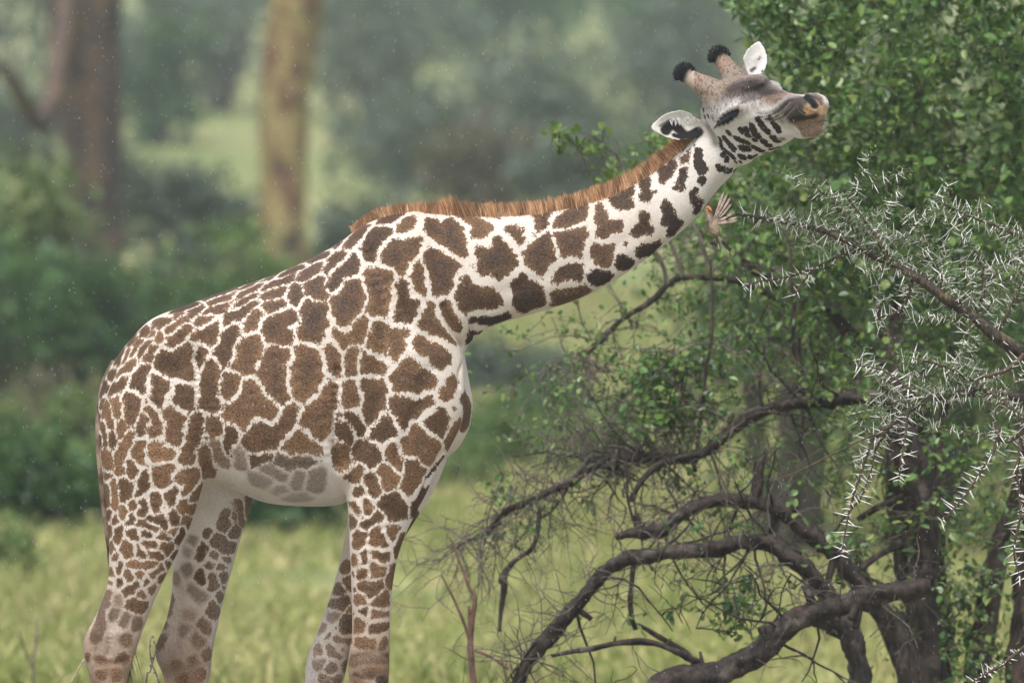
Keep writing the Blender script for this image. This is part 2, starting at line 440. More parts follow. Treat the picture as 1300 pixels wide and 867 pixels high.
def build_body():
    parts = []
    torso = [(124, 512, 126, 548, 0, .03), (129, 490, 131, 572, 0, .10), (142, 462, 146, 590, 0, .165), (163, 434, 166, 604, 0, .215), (192, 405, 196, 612, 0, .255),
             (232, 389, 234, 612, 0, .285), (280, 371, 282, 616, 0, .31), (330, 355, 332, 637, 0, .335), (380, 335, 382, 643, 0, .345), (430, 308, 430, 641, 0, .325),
             (465, 283, 462, 625, 0, .295), (505, 270, 505, 605, 0, .265), (545, 272, 545, 592, 0, .235), (570, 330, 572, 578, 0, .20), (588, 440, 588, 560, 0, .14), (598, 495, 598, 538, 0, .06)]
    parts.append(loft_px(torso, 2.15, .10))
    neck = [(470, 283, 530, 520, 0, .20), (515, 269, 572, 490, 0, .20), (555, 270, 586, 458, 0, .185), (590, 272, 598, 434, 0, .165), (628, 273, 630, 413, 0, .145), (672, 270, 676, 399, 0, .13),
            (722, 262, 736, 380, 0, .118), (770, 247, 788, 352, 0, .106), (814, 227, 838, 316, -.01, .097), (848, 204, 880, 281, -.015, .092), (872, 184, 908, 245, -.02, .092),
            (890, 165, 930, 222, -.02, .09), (905, 150, 945, 205, -.02, .08)]
    parts.append(loft_px(neck, 2.0, .22))
    hind = [(165, 440, 262, 425, -.10, .13), (140, 490, 272, 480, -.135, .145), (127, 530, 271, 525, -.15, .15), (125, 560, 268, 560, -.155, .148), (129, 595, 263, 595, -.16, .138),
            (133, 630, 254, 630, -.165, .124), (137, 670, 241, 670, -.17, .11), (138, 705, 224, 706, -.17, .093), (137, 735, 208, 738, -.17, .079), (129, 762, 196, 764, -.17, .069),
            (117, 788, 186, 790, -.17, .064), (106, 810, 178, 812, -.17, .063), (105, 830, 171, 834, -.17, .061), (112, 857, 163, 862, -.17, .053), (120, 900, 159, 900, -.17, .045),
            (127, 960, 159, 960, -.17, .04), (128, 1020, 162, 1020, -.17, .042), (126, 1043, 171, 1043, -.17, .054), (130, 1058, 170, 1058, -.17, .046), (128, 1070, 180, 1070, -.17, .056), (124, 1081, 186, 1081, -.17, .06)]
    parts.append(loft_px(hind))
    hindf = [(200, 520, 300, 520, .12, .12), (225, 575, 325, 575, .15, .13), (232, 610, 325, 610, .16, .125), (229, 640, 320, 640, .17, .115), (225, 680, 307, 680, .17, .10), (219, 720, 296, 720, .17, .087),
             (217, 755, 286, 755, .17, .075), (209, 790, 278, 790, .17, .066), (198, 815, 273, 815, .17, .064), (196, 833, 270, 834, .17, .062), (206, 857, 267, 860, .17, .055), (216, 900, 258, 900, .17, .045),
             (221, 960, 253, 960, .17, .04), (221, 1018, 255, 1018, .17, .042), (218, 1038, 263, 1038, .17, .054), (221, 1052, 261, 1052, .17, .046), (218, 1062, 270, 1062, .17, .056), (214, 1073, 277, 1073, .17, .06)]
    parts.append(loft_px(hindf))
    fore = [(455, 330, 550, 330, -.10, .10), (440, 400, 572, 400, -.13, .12), (434, 470, 590, 468, -.15, .125), (431, 530, 588, 530, -.16, .12), (430, 570, 570, 572, -.165, .115), (431, 600, 553, 602, -.17, .105),
            (438, 625, 541, 628, -.175, .097), (442, 655, 526, 656, -.175, .087), (443, 690, 511, 690, -.175, .077), (445, 730, 501, 730, -.175, .068), (446, 770, 497, 770, -.175, .062), (446, 805, 496, 805, -.175, .06),
            (441, 840, 495, 840, -.175, .063), (443, 867, 494, 867, -.175, .06), (450, 900, 490, 900, -.175, .05), (454, 960, 484, 960, -.175, .04), (452, 1022, 486, 1022, -.175, .042),
            (448, 1045, 492, 1045, -.175, .054), (450, 1060, 490, 1060, -.175, .046), (448, 1071, 499, 1071, -.175, .056), (444, 1081, 505, 1081, -.175, .06)]
    parts.append(loft_px(fore))
    foref = [(440, 500, 590, 500, .13, .11), (436, 560, 576, 556, .15, .11), (440, 605, 562, 600, .16, .10), (442, 640, 545, 634, .17, .092), (440, 665, 527, 662, .17, .084), (433, 700, 503, 700, .17, .073),
             (425, 735, 482, 736, .17, .066), (412, 775, 466, 776, .17, .061), (400, 805, 453, 808, .17, .06), (390, 833, 443, 837, .17, .062), (386, 860, 437, 864, .17, .058), (388, 900, 425, 900, .17, .05),
             (386, 960, 416, 960, .17, .04), (380, 1015, 414, 1015, .17, .042), (374, 1036, 418, 1036, .17, .054), (376, 1050, 415, 1050, .17, .046), (373, 1061, 424, 1061, .17, .056), (369, 1073, 430, 1073, .17, .06)]
    parts.append(loft_px(foref))
    # elbow, knee, hock and hip knobs
    X, Y, Z = Vector((1, 0, 0)), Vector((0, 1, 0)), Vector((0, 0, 1))
    for px, py, y, rx, ry, rz in ((438, 596, -.2, .055, .07, .075), (468, 846, -.2, .07, .05, .07), (412, 842, .15, .075, .05, .07), (232, 450, -.16, .16, .12, .2), (500, 400, -.15, .14, .1, .22),
                                  (580, 512, 0, .075, .13, .11), (505, 300, 0, .16, .12, .1)):
        parts.append(ellipsoid(W(px, py, y), (Z * rz, X * rx, Y * ry)))
    # head
    hst = [(-.10, .03, -.12, .06), (-.04, .15, -.19, .12), (.06, .205, -.245, .15), (.18, .222, -.262, .165), (.32, .20, -.245, .168), (.44, .15, -.222, .142), (.56, .105, -.195, .11),
           (.68, .074, -.16, .092), (.79, .060, -.135, .085), (.87, .055, -.125, .086), (.93, .04, -.112, .08), (.975, .01, -.098, .062), (1.0, -.02, -.075, .035)]
    s = smooth_path(hst, 5); rings = []
    for f, t, b, w in s:
        rings.append(ring(H(f, 0, (t + b) / 2), U * ((t - b) / 2 * HS), L_ * (w * HS), 32, 2.25, -.22))
    mb = MB(); loft_rings(mb, rings); parts.append(mb)
    def he(f, l, u, rf, rl, ru): parts.append(ellipsoid(H(f, l, u), (U * ru * HS, F * rf * HS, L_ * rl * HS)))
    he(.83, 0, -.150, .09, .062, .048)                # chin and lower lip
    he(.895, 0, -.142, .045, .05, .042); he(.94, 0, -.078, .03, .052, .042)
    he(.75, 0, -.15, .12, .06, .05)
    for sgn in (-1, 1):
        he(.34, sgn * .135, .085, .10, .045, .055)       # brow over the eye
        he(.885, sgn * .048, .010, .07, .042, .040)     # nostril pad
        he(.15, sgn * .09, -.16, .16, .06, .12)        # cheek
        he(.94, sgn * .03, -.02, .06, .06, .06)
    he(.32, 0, .165, .17, .12, .05)                    # forehead boss
    # horns
    for sgn in (-1, 1):
        pth = smooth_path([H(.15, sgn * .07, .10), H(.10, sgn * .092, .19), H(.045, sgn * .112, .255), H(-.01, sgn * .132, .312), H(-.035, sgn * .14, .34)], 4)
        mb = MB(); mb.tube(pth, np.interp(np.linspace(0, 1, len(pth)), [0, .25, .55, .8, 1], [.10, .078, .05, .043, .035]) * HS, 18); parts.append(mb)
        he(-.018, sgn * .134, .320, .05, .052, .052)
    # ears: cupped leaves with real thickness
    for sgn in (-1, 1):
        base = H(.02, sgn * .125, .065)
        d = (L_ * (sgn * .82) - F * .30 + U * .42).normalized()
        if sgn < 0: d = Vector((-.965, -.12, .0)).normalized(); base = W(897, 163, -.06); ln = .262
        else: d = Vector((.20, .42, .88)).normalized(); base = W(953, 103, .02); ln = .20
        nrm = Vector((0.05, -1, .12 if sgn < 0 else .25)); nrm = (nrm - d * nrm.dot(d)).normalized(); sd_ = d.cross(nrm)
        mb = MB(); nt_, ns = 18, 13
        for side in (0, 1):
            for i in range(nt_ + 1):
                t = i / nt_
                w = float(np.interp(t, [0, .12, .3, .5, .7, .85, .95, 1], [.026, .042, .066, .074, .063, .042, .023, .006])) * (1 if sgn < 0 else .82)
                for j in range(ns):
                    v = j / (ns - 1) * 2 - 1
                    cup = .042 * (1 - v * v) * math.sin(min(1, t * 1.25) * math.pi) ** .7 if t < .8 else .042 * (1 - v * v) * math.sin(math.pi) 
                    cup = .042 * (1 - v * v) * max(0, math.sin(math.pi * t ** .8)) ** .8
                    curl = .02 * math.sin(t * 2.2) 
                    p = base + d * (t * ln) + sd_ * (v * w + (.012 if sgn < 0 else 0) * math.sin(t * 3.1)) - nrm * cup + nrm * curl
                    th = .0075 * (1 - abs(v) ** 4 * .7)
                    mb.v.append(tuple(p + nrm * (th if side == 0 else -th)))
        G = (nt_ + 1) * ns
        for i in range(nt_):
            for j in range(ns - 1):
                a = i * ns + j; mb.f.append((a, a + 1, a + ns + 1, a + ns)); mb.f.append((G + a, G + a + ns, G + a + ns + 1, G + a + 1))
        for i in range(nt_):
            for j0 in (0, ns - 1):
                a = i * ns + j0; q = (a, a + ns, G + a + ns, G + a); mb.f.append(q if j0 == 0 else q[::-1])
        for j in range(ns - 1):
            for i0 in (0, nt_):
                a = i0 * ns + j; q = (a, G + a, G + a + 1, a + 1); mb.f.append(q if i0 == 0 else q[::-1])
        parts.append(mb)
    allm = MB()
    for p in parts: allm.add(p.v, p.f)
    me = allm.mesh('giraffe_lofts'); ob = bpy.data.objects.new('giraffe_lofts', me); COL.objects.link(ob)
    md = ob.modifiers.new('remesh', 'REMESH'); md.mode = 'VOXEL'; md.voxel_size = .0062; md.adaptivity = 0
    dg = bpy.context.evaluated_depsgraph_get(); ev = ob.evaluated_get(dg)
    res = bpy.data.meshes.new_from_object(ev); bpy.data.objects.remove(ob); bpy.data.meshes.remove(me)
    return res

body = build_body(); body.name = 'body'
def co_of(me):
    a = np.empty(len(me.vertices) * 3, np.float32); me.vertices.foreach_get('co', a); return a.reshape(-1, 3).astype(np.float64)
V = co_of(body)
ed = np.empty(len(body.edges) * 2, np.int32); body.edges.foreach_get('vertices', ed); ed = ed.reshape(-1, 2)
deg = np.bincount(ed.ravel(), minlength=len(V)).astype(float)[:, None]
def lap_smooth(V, it, fac, mask=None):
    for _ in range(it):
        s = np.zeros_like(V)
        for a in range(3):
            s[:, a] = np.bincount(ed[:, 0], V[ed[:, 1], a], len(V)) + np.bincount(ed[:, 1], V[ed[:, 0], a], len(V))
        d = (s / np.maximum(deg, 1) - V) * fac
        V = V + (d if mask is None else d * mask)
    return V
ears = np.zeros(len(V), bool)
hl = (V - np.array(HO)); hf = hl @ np.array(F) / HS; hll = hl @ np.array(L_) / HS; hu = hl @ np.array(U) / HS
is_head = (hf > -.1) & (np.abs(hll) < .5) & (hu > -.32) & (V[:, 0] > W(880, 0).x)
hm = np.clip((V[:, 0] - W(800, 0).x) / .3, 0, 1)[:, None]
V = lap_smooth(V, 26, .5, 1 - hm * .86)
V = lap_smooth(V, 3, .5)
hl = (V - np.array(HO)); hf = hl @ np.array(F) / HS; hll = hl @ np.array(L_) / HS; hu = hl @ np.array(U) / HS
hsm = (np.clip((hf + .02) / .06, 0, 1) * np.clip((.235 - hu) / .04, 0, 1) * np.clip((.9 - hf) / .1, 0, 1) * np.clip((.19 - np.abs(hll)) / .03, 0, 1))[:, None] * is_head[:, None]
V = lap_smooth(V, 22, .5, hsm)
V[:, 2] = np.maximum(V[:, 2], 0)
def put(me, V): me.vertices.foreach_set('co', V.astype(np.float32).ravel()); me.update()
put(body, V)
print('giraffe verts', len(V))

def bvh_of(me): 
    return BVHTree.FromPolygons([tuple(v) for v in co_of(me)], [tuple(p.vertices) for p in body.polygons])
BV = bvh_of(body)
CAMP = Vector((0, -CAM_D, CAM_Z))
def hit(px, py):
    d = (W(px, py) - CAMP).normalized(); r = BV.ray_cast(CAMP, d)
    return r[0]

# ---- relief: folds and creases pressed into the skin along lines traced on it
def crease(V, pts, r, depth):
    P = [hit(*p) for p in pts]; P = [p for p in P if p is not None]
    if len(P) < 2: return V
    S = np.array(smooth_path([tuple(p) for p in P], 6)); n = np.empty(len(V) * 3, np.float32); body.vertices.foreach_get('normal', n); n = n.reshape(-1, 3)
    lo, hi = S.min(0) - r * 3, S.max(0) + r * 3; idx = np.where(((V > lo) & (V < hi)).all(1))[0]
    d = np.sqrt(((V[idx][:, None] - S[None]) ** 2).sum(2)).min(1)
    V[idx] -= n[idx] * (depth * np.exp(-(d / r) ** 2))[:, None]
    return V
for pts, r, dp in [
    ([(563, 388), (570, 405), (578, 425), (587, 440)], .014, .022), ([(590, 400), (592, 420), (602, 432)], .012, -.012),
    ([(596, 418), (604, 428)], .012, .016),
    ([(249, 455), (250, 500), (256, 540), (262, 575), (262, 600)], .02, .022),
    ([(428, 470), (427, 520), (427, 560), (430, 590)], .02, .02),
    ([(586, 450), (584, 470), (583, 490)], .01, .012),
    ([(560, 575), (548, 600), (536, 625), (526, 650)], .012, .014),
    ([(140, 735), (132, 765), (126, 795), (122, 820)], .012, -.008), ([(150, 740), (144, 770), (140, 800), (138, 830)], .014, .016),
    ([(230, 750), (226, 790), (224, 820)], .014, .012),
    ([(300, 445), (296, 480), (285, 520)], .05, .012), ([(340, 440), (350, 500), (360, 560)], .05, .006), ([(395, 440), (400, 500), (405, 560)], .05, .006),
    ([(470, 320), (500, 380), (540, 430)], .05, .022), ([(480, 560), (500, 500), (520, 450)], .05, -.008),
    ([(640, 300), (700, 305), (760, 285), (820, 250)], .05, -.006), ([(640, 370), (700, 350), (760, 325), (820, 290)], .04, .008),
    ([(205, 470), (202, 540), (196, 620), (188, 690)], .035, .012), ([(235, 480), (240, 540), (232, 620), (212, 690)], .04, -.008), ([(170, 470), (160, 540), (162, 620), (164, 690)], .04, -.006),
    ([(468, 610), (466, 680), (468, 750), (466, 800)], .022, .010), ([(490, 620), (486, 690), (484, 760)], .02, -.006), ([(455, 640), (455, 700), (456, 780)], .018, -.004),
    ([(455, 300), (478, 350), (488, 420), (478, 480)], .03, .014), ([(520, 350), (530, 420), (520, 500), (500, 560)], .045, -.012), ([(545, 470), (520, 540), (500, 590)], .03, .010),
    ([(225, 415), (250, 432), (262, 455)], .03, -.014), ([(270, 430), (275, 480), (272, 540), (280, 585)], .04, .014),
    ([(318, 430), (322, 500), (335, 570)], .018, .004), ([(345, 420), (352, 500), (366, 580)], .018, .004), ([(372, 410), (382, 500), (394, 590)], .018, .004), ([(400, 410), (409, 500), (416, 580)], .018, .005),
    ([(455, 832), (475, 828), (492, 834)], .014, .008), ([(450, 858), (470, 862), (490, 858)], .012, .008), ([(115, 800), (135, 806), (160, 800)], .02, -.006), ([(120, 838), (140, 842), (160, 838)], .014, .008),
    ([(650, 285), (720, 280), (790, 252), (850, 215)], .02, .006), ([(620, 400), (680, 388), (740, 368), (800, 335), (860, 288)], .018, -.007),
    # face
    ([(1005, 157), (1015, 156), (1026, 153), (1036, 150), (1046, 149)], .005, .008),
    ([(1017, 120), (1023, 124), (1029, 130), (1034, 136)], .009, .018),
    ([(912, 156), (920, 151), (928, 146), (936, 141)], .008, .008), ([(916, 146), (926, 139), (936, 134)], .010, -.007), ([(918, 160), (928, 157), (938, 149)], .010, -.006),
    ([(890, 150), (898, 160), (906, 172), (914, 190), (924, 202)], .012, .012), ([(884, 152), (893, 163), (900, 176)], .010, .009),
    ([(963, 146), (978, 146), (988, 140), (998, 132)], .008, .007), ([(1010, 128), (1016, 136), (1024, 142)], .006, .006),
    ([(940, 165), (960, 157), (985, 160), (1000, 165)], .02, .006), ([(1006, 160), (1012, 166), (1016, 172)], .008, .008),
]:
    V = crease(V, pts, r, dp)
put(body, V); V = lap_smooth(V, 2, .4); put(body, V); BV = bvh_of(body)

# ---- the coat: every patch traced as a little skeleton of points on the skin
PATCH = """
187,407 200,399|180,415|207,398 223,392|197,413 214,407|215,417 224,411 233,403|225,400 231,398|230,392 248,386|236,384 250,379|238,402 248,395 258,390|184,421|193,425|202,430|174,428 r4|165,435|
169,448 175,436|177,452 188,435|184,455 193,443|162,448 159,455|149,460 155,446|142,473|155,472 170,458|182,466 178,480 172,488 182,494|216,433 227,426 238,417|252,408 266,405|250,426 262,424 274,412 268,434|
205,464 205,452 222,454 240,445 238,458 240,474 222,464 208,470|254,447 252,460|295,418 285,430 279,445 288,457|268,464 264,480 262,496 262,510 272,516|424,314 440,300|443,311 458,295|393,331 414,321|414,342 431,325|
359,347 382,338|382,352 405,340|334,356 350,349|338,365 369,355|334,376 357,369|373,364 374,383|405,355 395,364 407,372|450,330 440,342 426,348 424,362|308,365 326,358|303,375 328,363|297,389 322,377|286,408 306,395 324,384|
262,379 280,373 300,366|267,385 297,374|264,395 291,388|339,388 358,389|327,397 317,415|366,397 350,408 340,412 346,424 362,432|392,390 405,392 398,408 408,414 390,426 404,430|445,366 432,380 432,398 436,408 448,396 452,386|
428,424 438,438 450,426 460,410|320,432 312,448 300,465 314,469 325,445|360,447 345,450 338,466 334,476 350,478 350,492 358,506|382,447 396,450 400,463 382,464 391,474 400,480 380,482 392,492 382,500|418,440 425,455 428,472|
446,446 444,470|421,490 418,508 400,525 390,534 410,535 406,548|296,480 292,500|318,488 313,505 290,522 298,531 312,522 330,515 345,520|307,538 313,526|270,535 273,549|263,556 r5|296,547 288,560 290,573|300,575 306,584 f.6|
273,562 282,580 f.8|369,522 358,544 346,555 326,546|318,561 329,572 346,556|326,584 336,577|381,556 370,570 394,570|358,584 366,592 378,586 390,586 f.85|337,595 358,606 f.6|330,607 338,610 f.45|380,603 376,615 f.5|399,603 397,618 f.55|
383,630 372,631 f.3|358,621 f.35|421,560 r5 f.5|489,294 474,298 466,314 469,328|518,279 512,292|493,280 506,273|525,309 506,309 521,323 492,329|512,338 521,325|528,338 531,354 537,369|546,286 556,297 558,305 570,306 574,288 582,302 574,309 588,318|
551,320 548,333 575,338|548,333 558,354 552,368 568,362|474,345 491,355 478,364 492,372 485,384 475,394 488,397|509,366 512,385 505,402 520,405 527,388|597,277 610,284 620,289 605,298|633,275 652,272|648,292 658,299 670,290|683,277 677,293 692,275|
726,279 712,281|712,283 726,280 743,263|608,319 621,332 637,318 634,307|609,344 621,335 646,335 634,350|691,307 680,319 694,325 678,335 689,342|714,301 737,299 722,318 734,311|708,352 726,345 731,352|594,356 586,373 601,371 598,386 610,385|
589,392 597,386|626,371 628,389 610,386|663,354 654,362 674,366 661,380 683,379|663,390 661,380|712,382 708,377 726,370 738,370 720,378|600,409 640,402 k|595,420 602,430 k|564,391 573,405 583,417|760,260 762,272 769,288 785,286|765,297 769,288|
775,249 786,259 797,240|798,260 786,259|818,228 822,242 820,252 831,245|838,212 846,222 843,232|855,206 848,222|817,271 818,284 825,294 809,292|843,257 848,270 845,281|848,270 858,286 852,297 k|866,220 863,238 858,237 r10 k|866,202 873,194|
885,194 886,208 891,215 r8 k|891,229 r7 k|880,246 881,258 889,258 885,268 r9 k|855,190 868,190|795,310 r7|757,318 771,317 765,331|818,318 834,311 826,321 k|790,333 798,338 k|757,352 767,355 k|
546,390 537,409 552,415 574,434|482,414 477,431 479,444 490,450|500,450 506,437 503,425 515,422|490,450 500,450|531,432 535,446 551,442 568,446 570,453 558,461|465,458 486,458 485,469 466,468|525,460 515,466 516,477 500,482|540,479 528,482 528,489 516,477|
505,489 528,489 543,486|575,484 575,493 566,500|581,450 582,470 r3 k|465,486 485,488 476,500 478,510 471,521 470,530|443,491 446,514|503,511 520,514 530,521 543,511|507,526 511,537 505,514|589,505 594,521 592,533|577,518 r6|
557,525 545,535 557,546 563,536|443,528 451,537 457,548|492,537 476,551 484,554 497,545|528,547 540,562 543,578 548,563|515,563 522,571 540,566|578,546 572,562|438,542 443,558|458,565 472,571 477,583 463,582|452,575 463,582|498,571 498,583 505,591|
451,588 r6|456,597 453,606|436,570 440,585|488,595 497,605 493,614|521,592 531,602 525,608 521,620|540,607 552,594 563,580 r4 k|466,607 472,616 474,626|454,625|445,618 r3|452,643 452,650|464,639 468,648|488,638 494,645 500,635 506,645|501,660 506,645|
500,682 501,668|535,627 528,641|526,656 517,675|460,656 r5|478,656 465,667|448,658 448,666|475,673 474,685 485,687 489,692|452,676 459,681 454,692|508,685 503,701|452,710|463,705 463,713|475,705 491,704 486,712|473,718 486,723 479,728|498,723 495,738|
460,727|449,728 r5|462,745 470,751 481,743|451,749 r5|457,760|488,758 479,764 488,767|463,776|475,779 487,779|456,790 455,800|473,800 488,793|449,780 r4|457,813 472,815|486,817|447,813 r5|449,839 490,837 f.6|463,852 488,850 f.6|455,860 f.6|486,862 k|
438,719|425,736 f.6|444,739|429,750|423,768 434,764|444,773 r5|422,780 f.7|440,789 438,799|427,797 r4|411,800 f.8|416,806|424,811 440,817|405,826|418,821 430,831|434,823|405,841 f.8|424,847 420,852|414,861 426,862|436,845|
156,481 152,491|146,495 152,491|199,481 196,497 202,512|208,494 200,490|230,498 240,500 235,516 224,507|184,510 r5|164,505 167,517 171,511|167,532 167,518|146,509 146,526|132,492 128,503|128,512|136,520 141,540|126,532|153,541 152,550|131,545 134,560|
143,552 140,568|190,525 196,537 193,551|178,543 186,533|178,551 178,543|213,521 228,529 222,543 222,558|167,554 158,566 150,580 152,598|178,563 173,574 178,583|196,565 196,578 215,577|186,583 r5|250,535 247,552 241,568 233,582|244,580 236,578|258,575 259,600|
136,573 138,592|127,558|165,591 170,600|185,603 180,615 185,618|178,625 182,616|215,595 198,600 202,613 210,612|235,603 248,602 243,615 235,625|228,609 240,606|244,632 255,620|137,605|142,614 145,628 145,640|156,615 158,630|165,620 158,630|136,620 136,635|
222,622 214,628 217,634|197,629 196,645|183,637 186,646 178,652|168,642|156,648 156,655|210,640 r4|205,646 r4|215,647 r4|234,637 231,646 243,646|222,654 220,662|236,659 240,665|192,658 210,665|178,664 198,673|164,664 168,658|146,660|139,654|166,674 170,680|
183,676 190,679|151,674 149,686|139,674|220,675|204,680 212,683|224,687 232,676|208,691 217,694 212,700|183,691 196,690|160,691 157,697 166,696 162,705|176,695 180,706|194,704 204,706|220,706|142,695|148,709|151,714 151,724|166,716 194,717|194,730 204,722|214,716|
204,732|175,730|187,739|160,727 165,735|153,739|141,729|139,740|160,753 173,742|191,746|180,752|151,760 f.7|166,764 179,769|137,750 133,762 129,775 f.75|128,780 125,795 121,808 f.75|158,787 f.7|145,780 f.7|160,813 f.8|173,791 f.7|155,837|129,854|147,856|127,839 f.7|112,835 r8|
319,635 313,655|303,650 312,664|297,655|290,655 286,668|264,677 r9|244,689 f.5|296,677 300,675|275,685 282,691 288,698|293,695 287,697|256,697 256,704|270,708|308,678|304,691|287,711|267,714|282,719|283,731|254,731 257,738|270,735 269,744|238,724 f.5|278,758|
268,768 272,779|247,748 258,760 f.5|259,792 260,799 f.8|249,806 253,815 f.6|284,747 r5|223,734 f.5|217,762 214,775 f.75|212,782 208,796 f.75|205,806 202,816 f.75|240,780 f.35|235,800 f.4|262,830|245,840 f.7|225,845 f.7|232,860|252,855|240,700 f.35|
925,169 r5 k|920,176 931,189 r5 k|921,192 931,200 r4 k|935,176 949,182 r5 k|941,188 949,189 r5 k|940,199 944,200 r4 k|953,200 959,198 r4 k|957,187 967,192 r5 k|934,206 940,206 r3 k|941,166 947,165 950,172 r5 k|955,161 958,170 962,173 r6 k|958,178 r4 k|
963,153 968,160 974,167 r5 k|978,152 983,158 988,165 r5 k|970,180 976,185 r6 k|982,175 986,179 r5 k|993,177 r4 f.6|980,190 992,186 r4 k|992,153 r4 f.5|970,195 974,194 r3 k|914,177 916,186 r4 k|918,197 923,202 r4 k|912,212 922,217 933,217 r4 k|
893,140 r3 k|888,145 r3 k|895,149 r2.5 k|899,148 r2.5 k|890,135 r2.5 k|886,139 r2.5 k|905,150 r2.5 f.6
"""
toks = []
for tok in PATCH.replace('\n', '').split('|'):
    tok = tok.strip()
    if not tok: continue
    pts = []; r = None; fade = 1.0; dark = 0.0
    for t in tok.split():
        if t[0] == 'r': r = float(t[1:])
        elif t[0] == 'f': fade = float(t[1:])
        elif t[0] == 'k': dark = 1.0
        else: pts.append(tuple(float(q) for q in t.split(',')))
    dense = [pts[0]]
    for a, b in zip(pts[:-1], pts[1:]):
        n = max(1, int(math.hypot(b[0] - a[0], b[1] - a[1]) / 4))
        dense += [(a[0] + (b[0] - a[0]) * k / n, a[1] + (b[1] - a[1]) * k / n) for k in range(1, n + 1)]
    toks.append([dense, r, fade, dark])
par = list(range(len(toks)))
def root_of(i):
    while par[i] != i: i = par[i]
    return i
for i in range(len(toks)):           # pieces of one patch touch
    A = np.array(toks[i][0])
    for j in range(i + 1, len(toks)):
        if toks[i][1] is None and toks[j][1] is None and np.sqrt(((A[:, None] - np.array(toks[j][0])[None]) ** 2).sum(2)).min() < 5.2: par[root_of(j)] = root_of(i)
gid = 0; S3 = []; SG = []; SR = []; SF = []; SK = []
for i in range(len(toks)):
    if root_of(i) != i: continue
    mem = [t for j, t in enumerate(toks) if root_of(j) == i]
    dense = sum((t[0] for t in mem), []); r = toks[i][1]; fade = toks[i][2]; dark = max(t[3] for t in mem)
    cx, cy = np.mean(np.array(dense), 0)
    leg = cy > 600 and not (260 < cx < 425 and cy < 640)
    if r is None: r = 14 if cx > 740 else 19 if cx > 590 else (12 if leg and cy > 660 else 19)
    P3 = [hit(*p) for p in dense]; P3 = [p for p in P3 if p is not None and p.y < 1]
    if not P3: continue
    both = [P3] + ([[Vector((p.x, -p.y, p.z)) for p in P3]] if (not leg and cx < 880) else [])
    for Q in both:
        for p in Q: S3.append(tuple(p)); SG.append(gid)
        SR.append(r / PPM); SF.append(fade); SK.append(max(dark, float(np.interp(cx, [560, 900], [0, .75])))); gid += 1
S3 = np.array(S3); SG = np.array(SG); SR = np.array(SR); SF = np.array(SF); SK = np.array(SK)
starts = np.searchsorted(SG, np.arange(gid))
Q = V.copy()
wob = np.array([tuple(noise.noise_vector(Vector(v) * 16) * .0065 + noise.noise_vector(Vector(v) * 45) * .003) for v in V])
hi_ = np.where(is_head)[0]
wob[hi_] = [tuple(noise.noise_vector(Vector(v) * 55) * .006) for v in V[hi_]]
Q += wob
WT = np.minimum(SR, 11 / PPM)
edge = np.empty(len(V)); own = np.empty(len(V), int)
S32 = S3.astype(np.float32); ss = (S32 ** 2).sum(1)
for a in range(0, len(V), 4000):
    q = Q[a:a + 4000].astype(np.float32)
    d2 = np.maximum((q ** 2).sum(1)[:, None] + ss[None] - 2 * q @ S32.T, 0)
    g = np.sqrt(np.minimum.reduceat(d2, starts, axis=1)) - WT[None]
    i1 = g.argmin(1); r_ = np.arange(len(q)); d1 = g[r_, i1]; g[r_, i1] = 9
    dd = g.min(1); dt = d1 + WT[i1]
    edge[a:a + 4000] = np.minimum((dd - d1) * .5, (SR[i1] * np.where(SR[i1] < .02, 1.15, 1) - dt)) ; own[a:a + 4000] = i1
pxs = 650 + V[:, 0] * PPM; pys = 433.5 - (V[:, 2] - CAM_Z) * PPM
halfw = np.interp(pxs, [130, 300, 460, 560, 620, 860], [1.3, 1.7, 2.2, 3.2, 3.9, 3.6]) / PPM
wv = np.array([noise.noise(Vector(v) * 5.5 + Vector((7, 1, 3))) for v in V])
halfw = np.where(pys > 640, 1.6 / PPM, halfw); halfw = halfw * (1 + 1.1 * wv); halfw = np.where((pys < 400) & (pxs < 420), 1.2 / PPM, halfw)
edge = edge - np.where(is_head, 0, halfw)
fade = SF[own]; dark = SK[own]

# colours of the coat
lin = lambda c: np.array([((x / 255 + .055) / 1.055) ** 2.4 if x > 10 else x / 3294 for x in c])
n1 = np.array([noise.noise(Vector(v) * 3.1) for v in V]); n2 = np.array([noise.noise(Vector(v) * 14) for v in V])
coat = np.tile(np.array([.71, .645, .585]), (len(V), 1)); patch = np.tile(np.array([.110, .064, .034]), (len(V), 1))
def blend(A, w, c): A += (np.array(c)[None] - A) * np.clip(w, 0, 1)[:, None]
blend(coat, np.clip((pxs - 820) / 90, 0, 1), (.74, .725, .71))                       # whiter towards the head
lowleg = np.clip((pys - 690) / 150, 0, 1)
blend(coat, lowleg * .85, (.36, .255, .18)); blend(patch, lowleg * .5, (.10, .06, .04))
blend(coat, np.clip((pys - 800) / 70, 0, 1) * np.clip(.55 + 1.3 * n2, 0, 1), (.20, .135, .09))   # mottled joints
gt = RNG.uniform(.62, 1.38, gid)[own]; patch *= (gt * (1 + .30 * n1 + .25 * n2))[:, None]
blend(patch, np.clip((430 - pys) / 90, 0, 1) * np.clip((520 - pxs) / 120, 0, 1) * .55, (.062, .043, .040))
blend(patch, dark * .95, (.028, .021, .019))
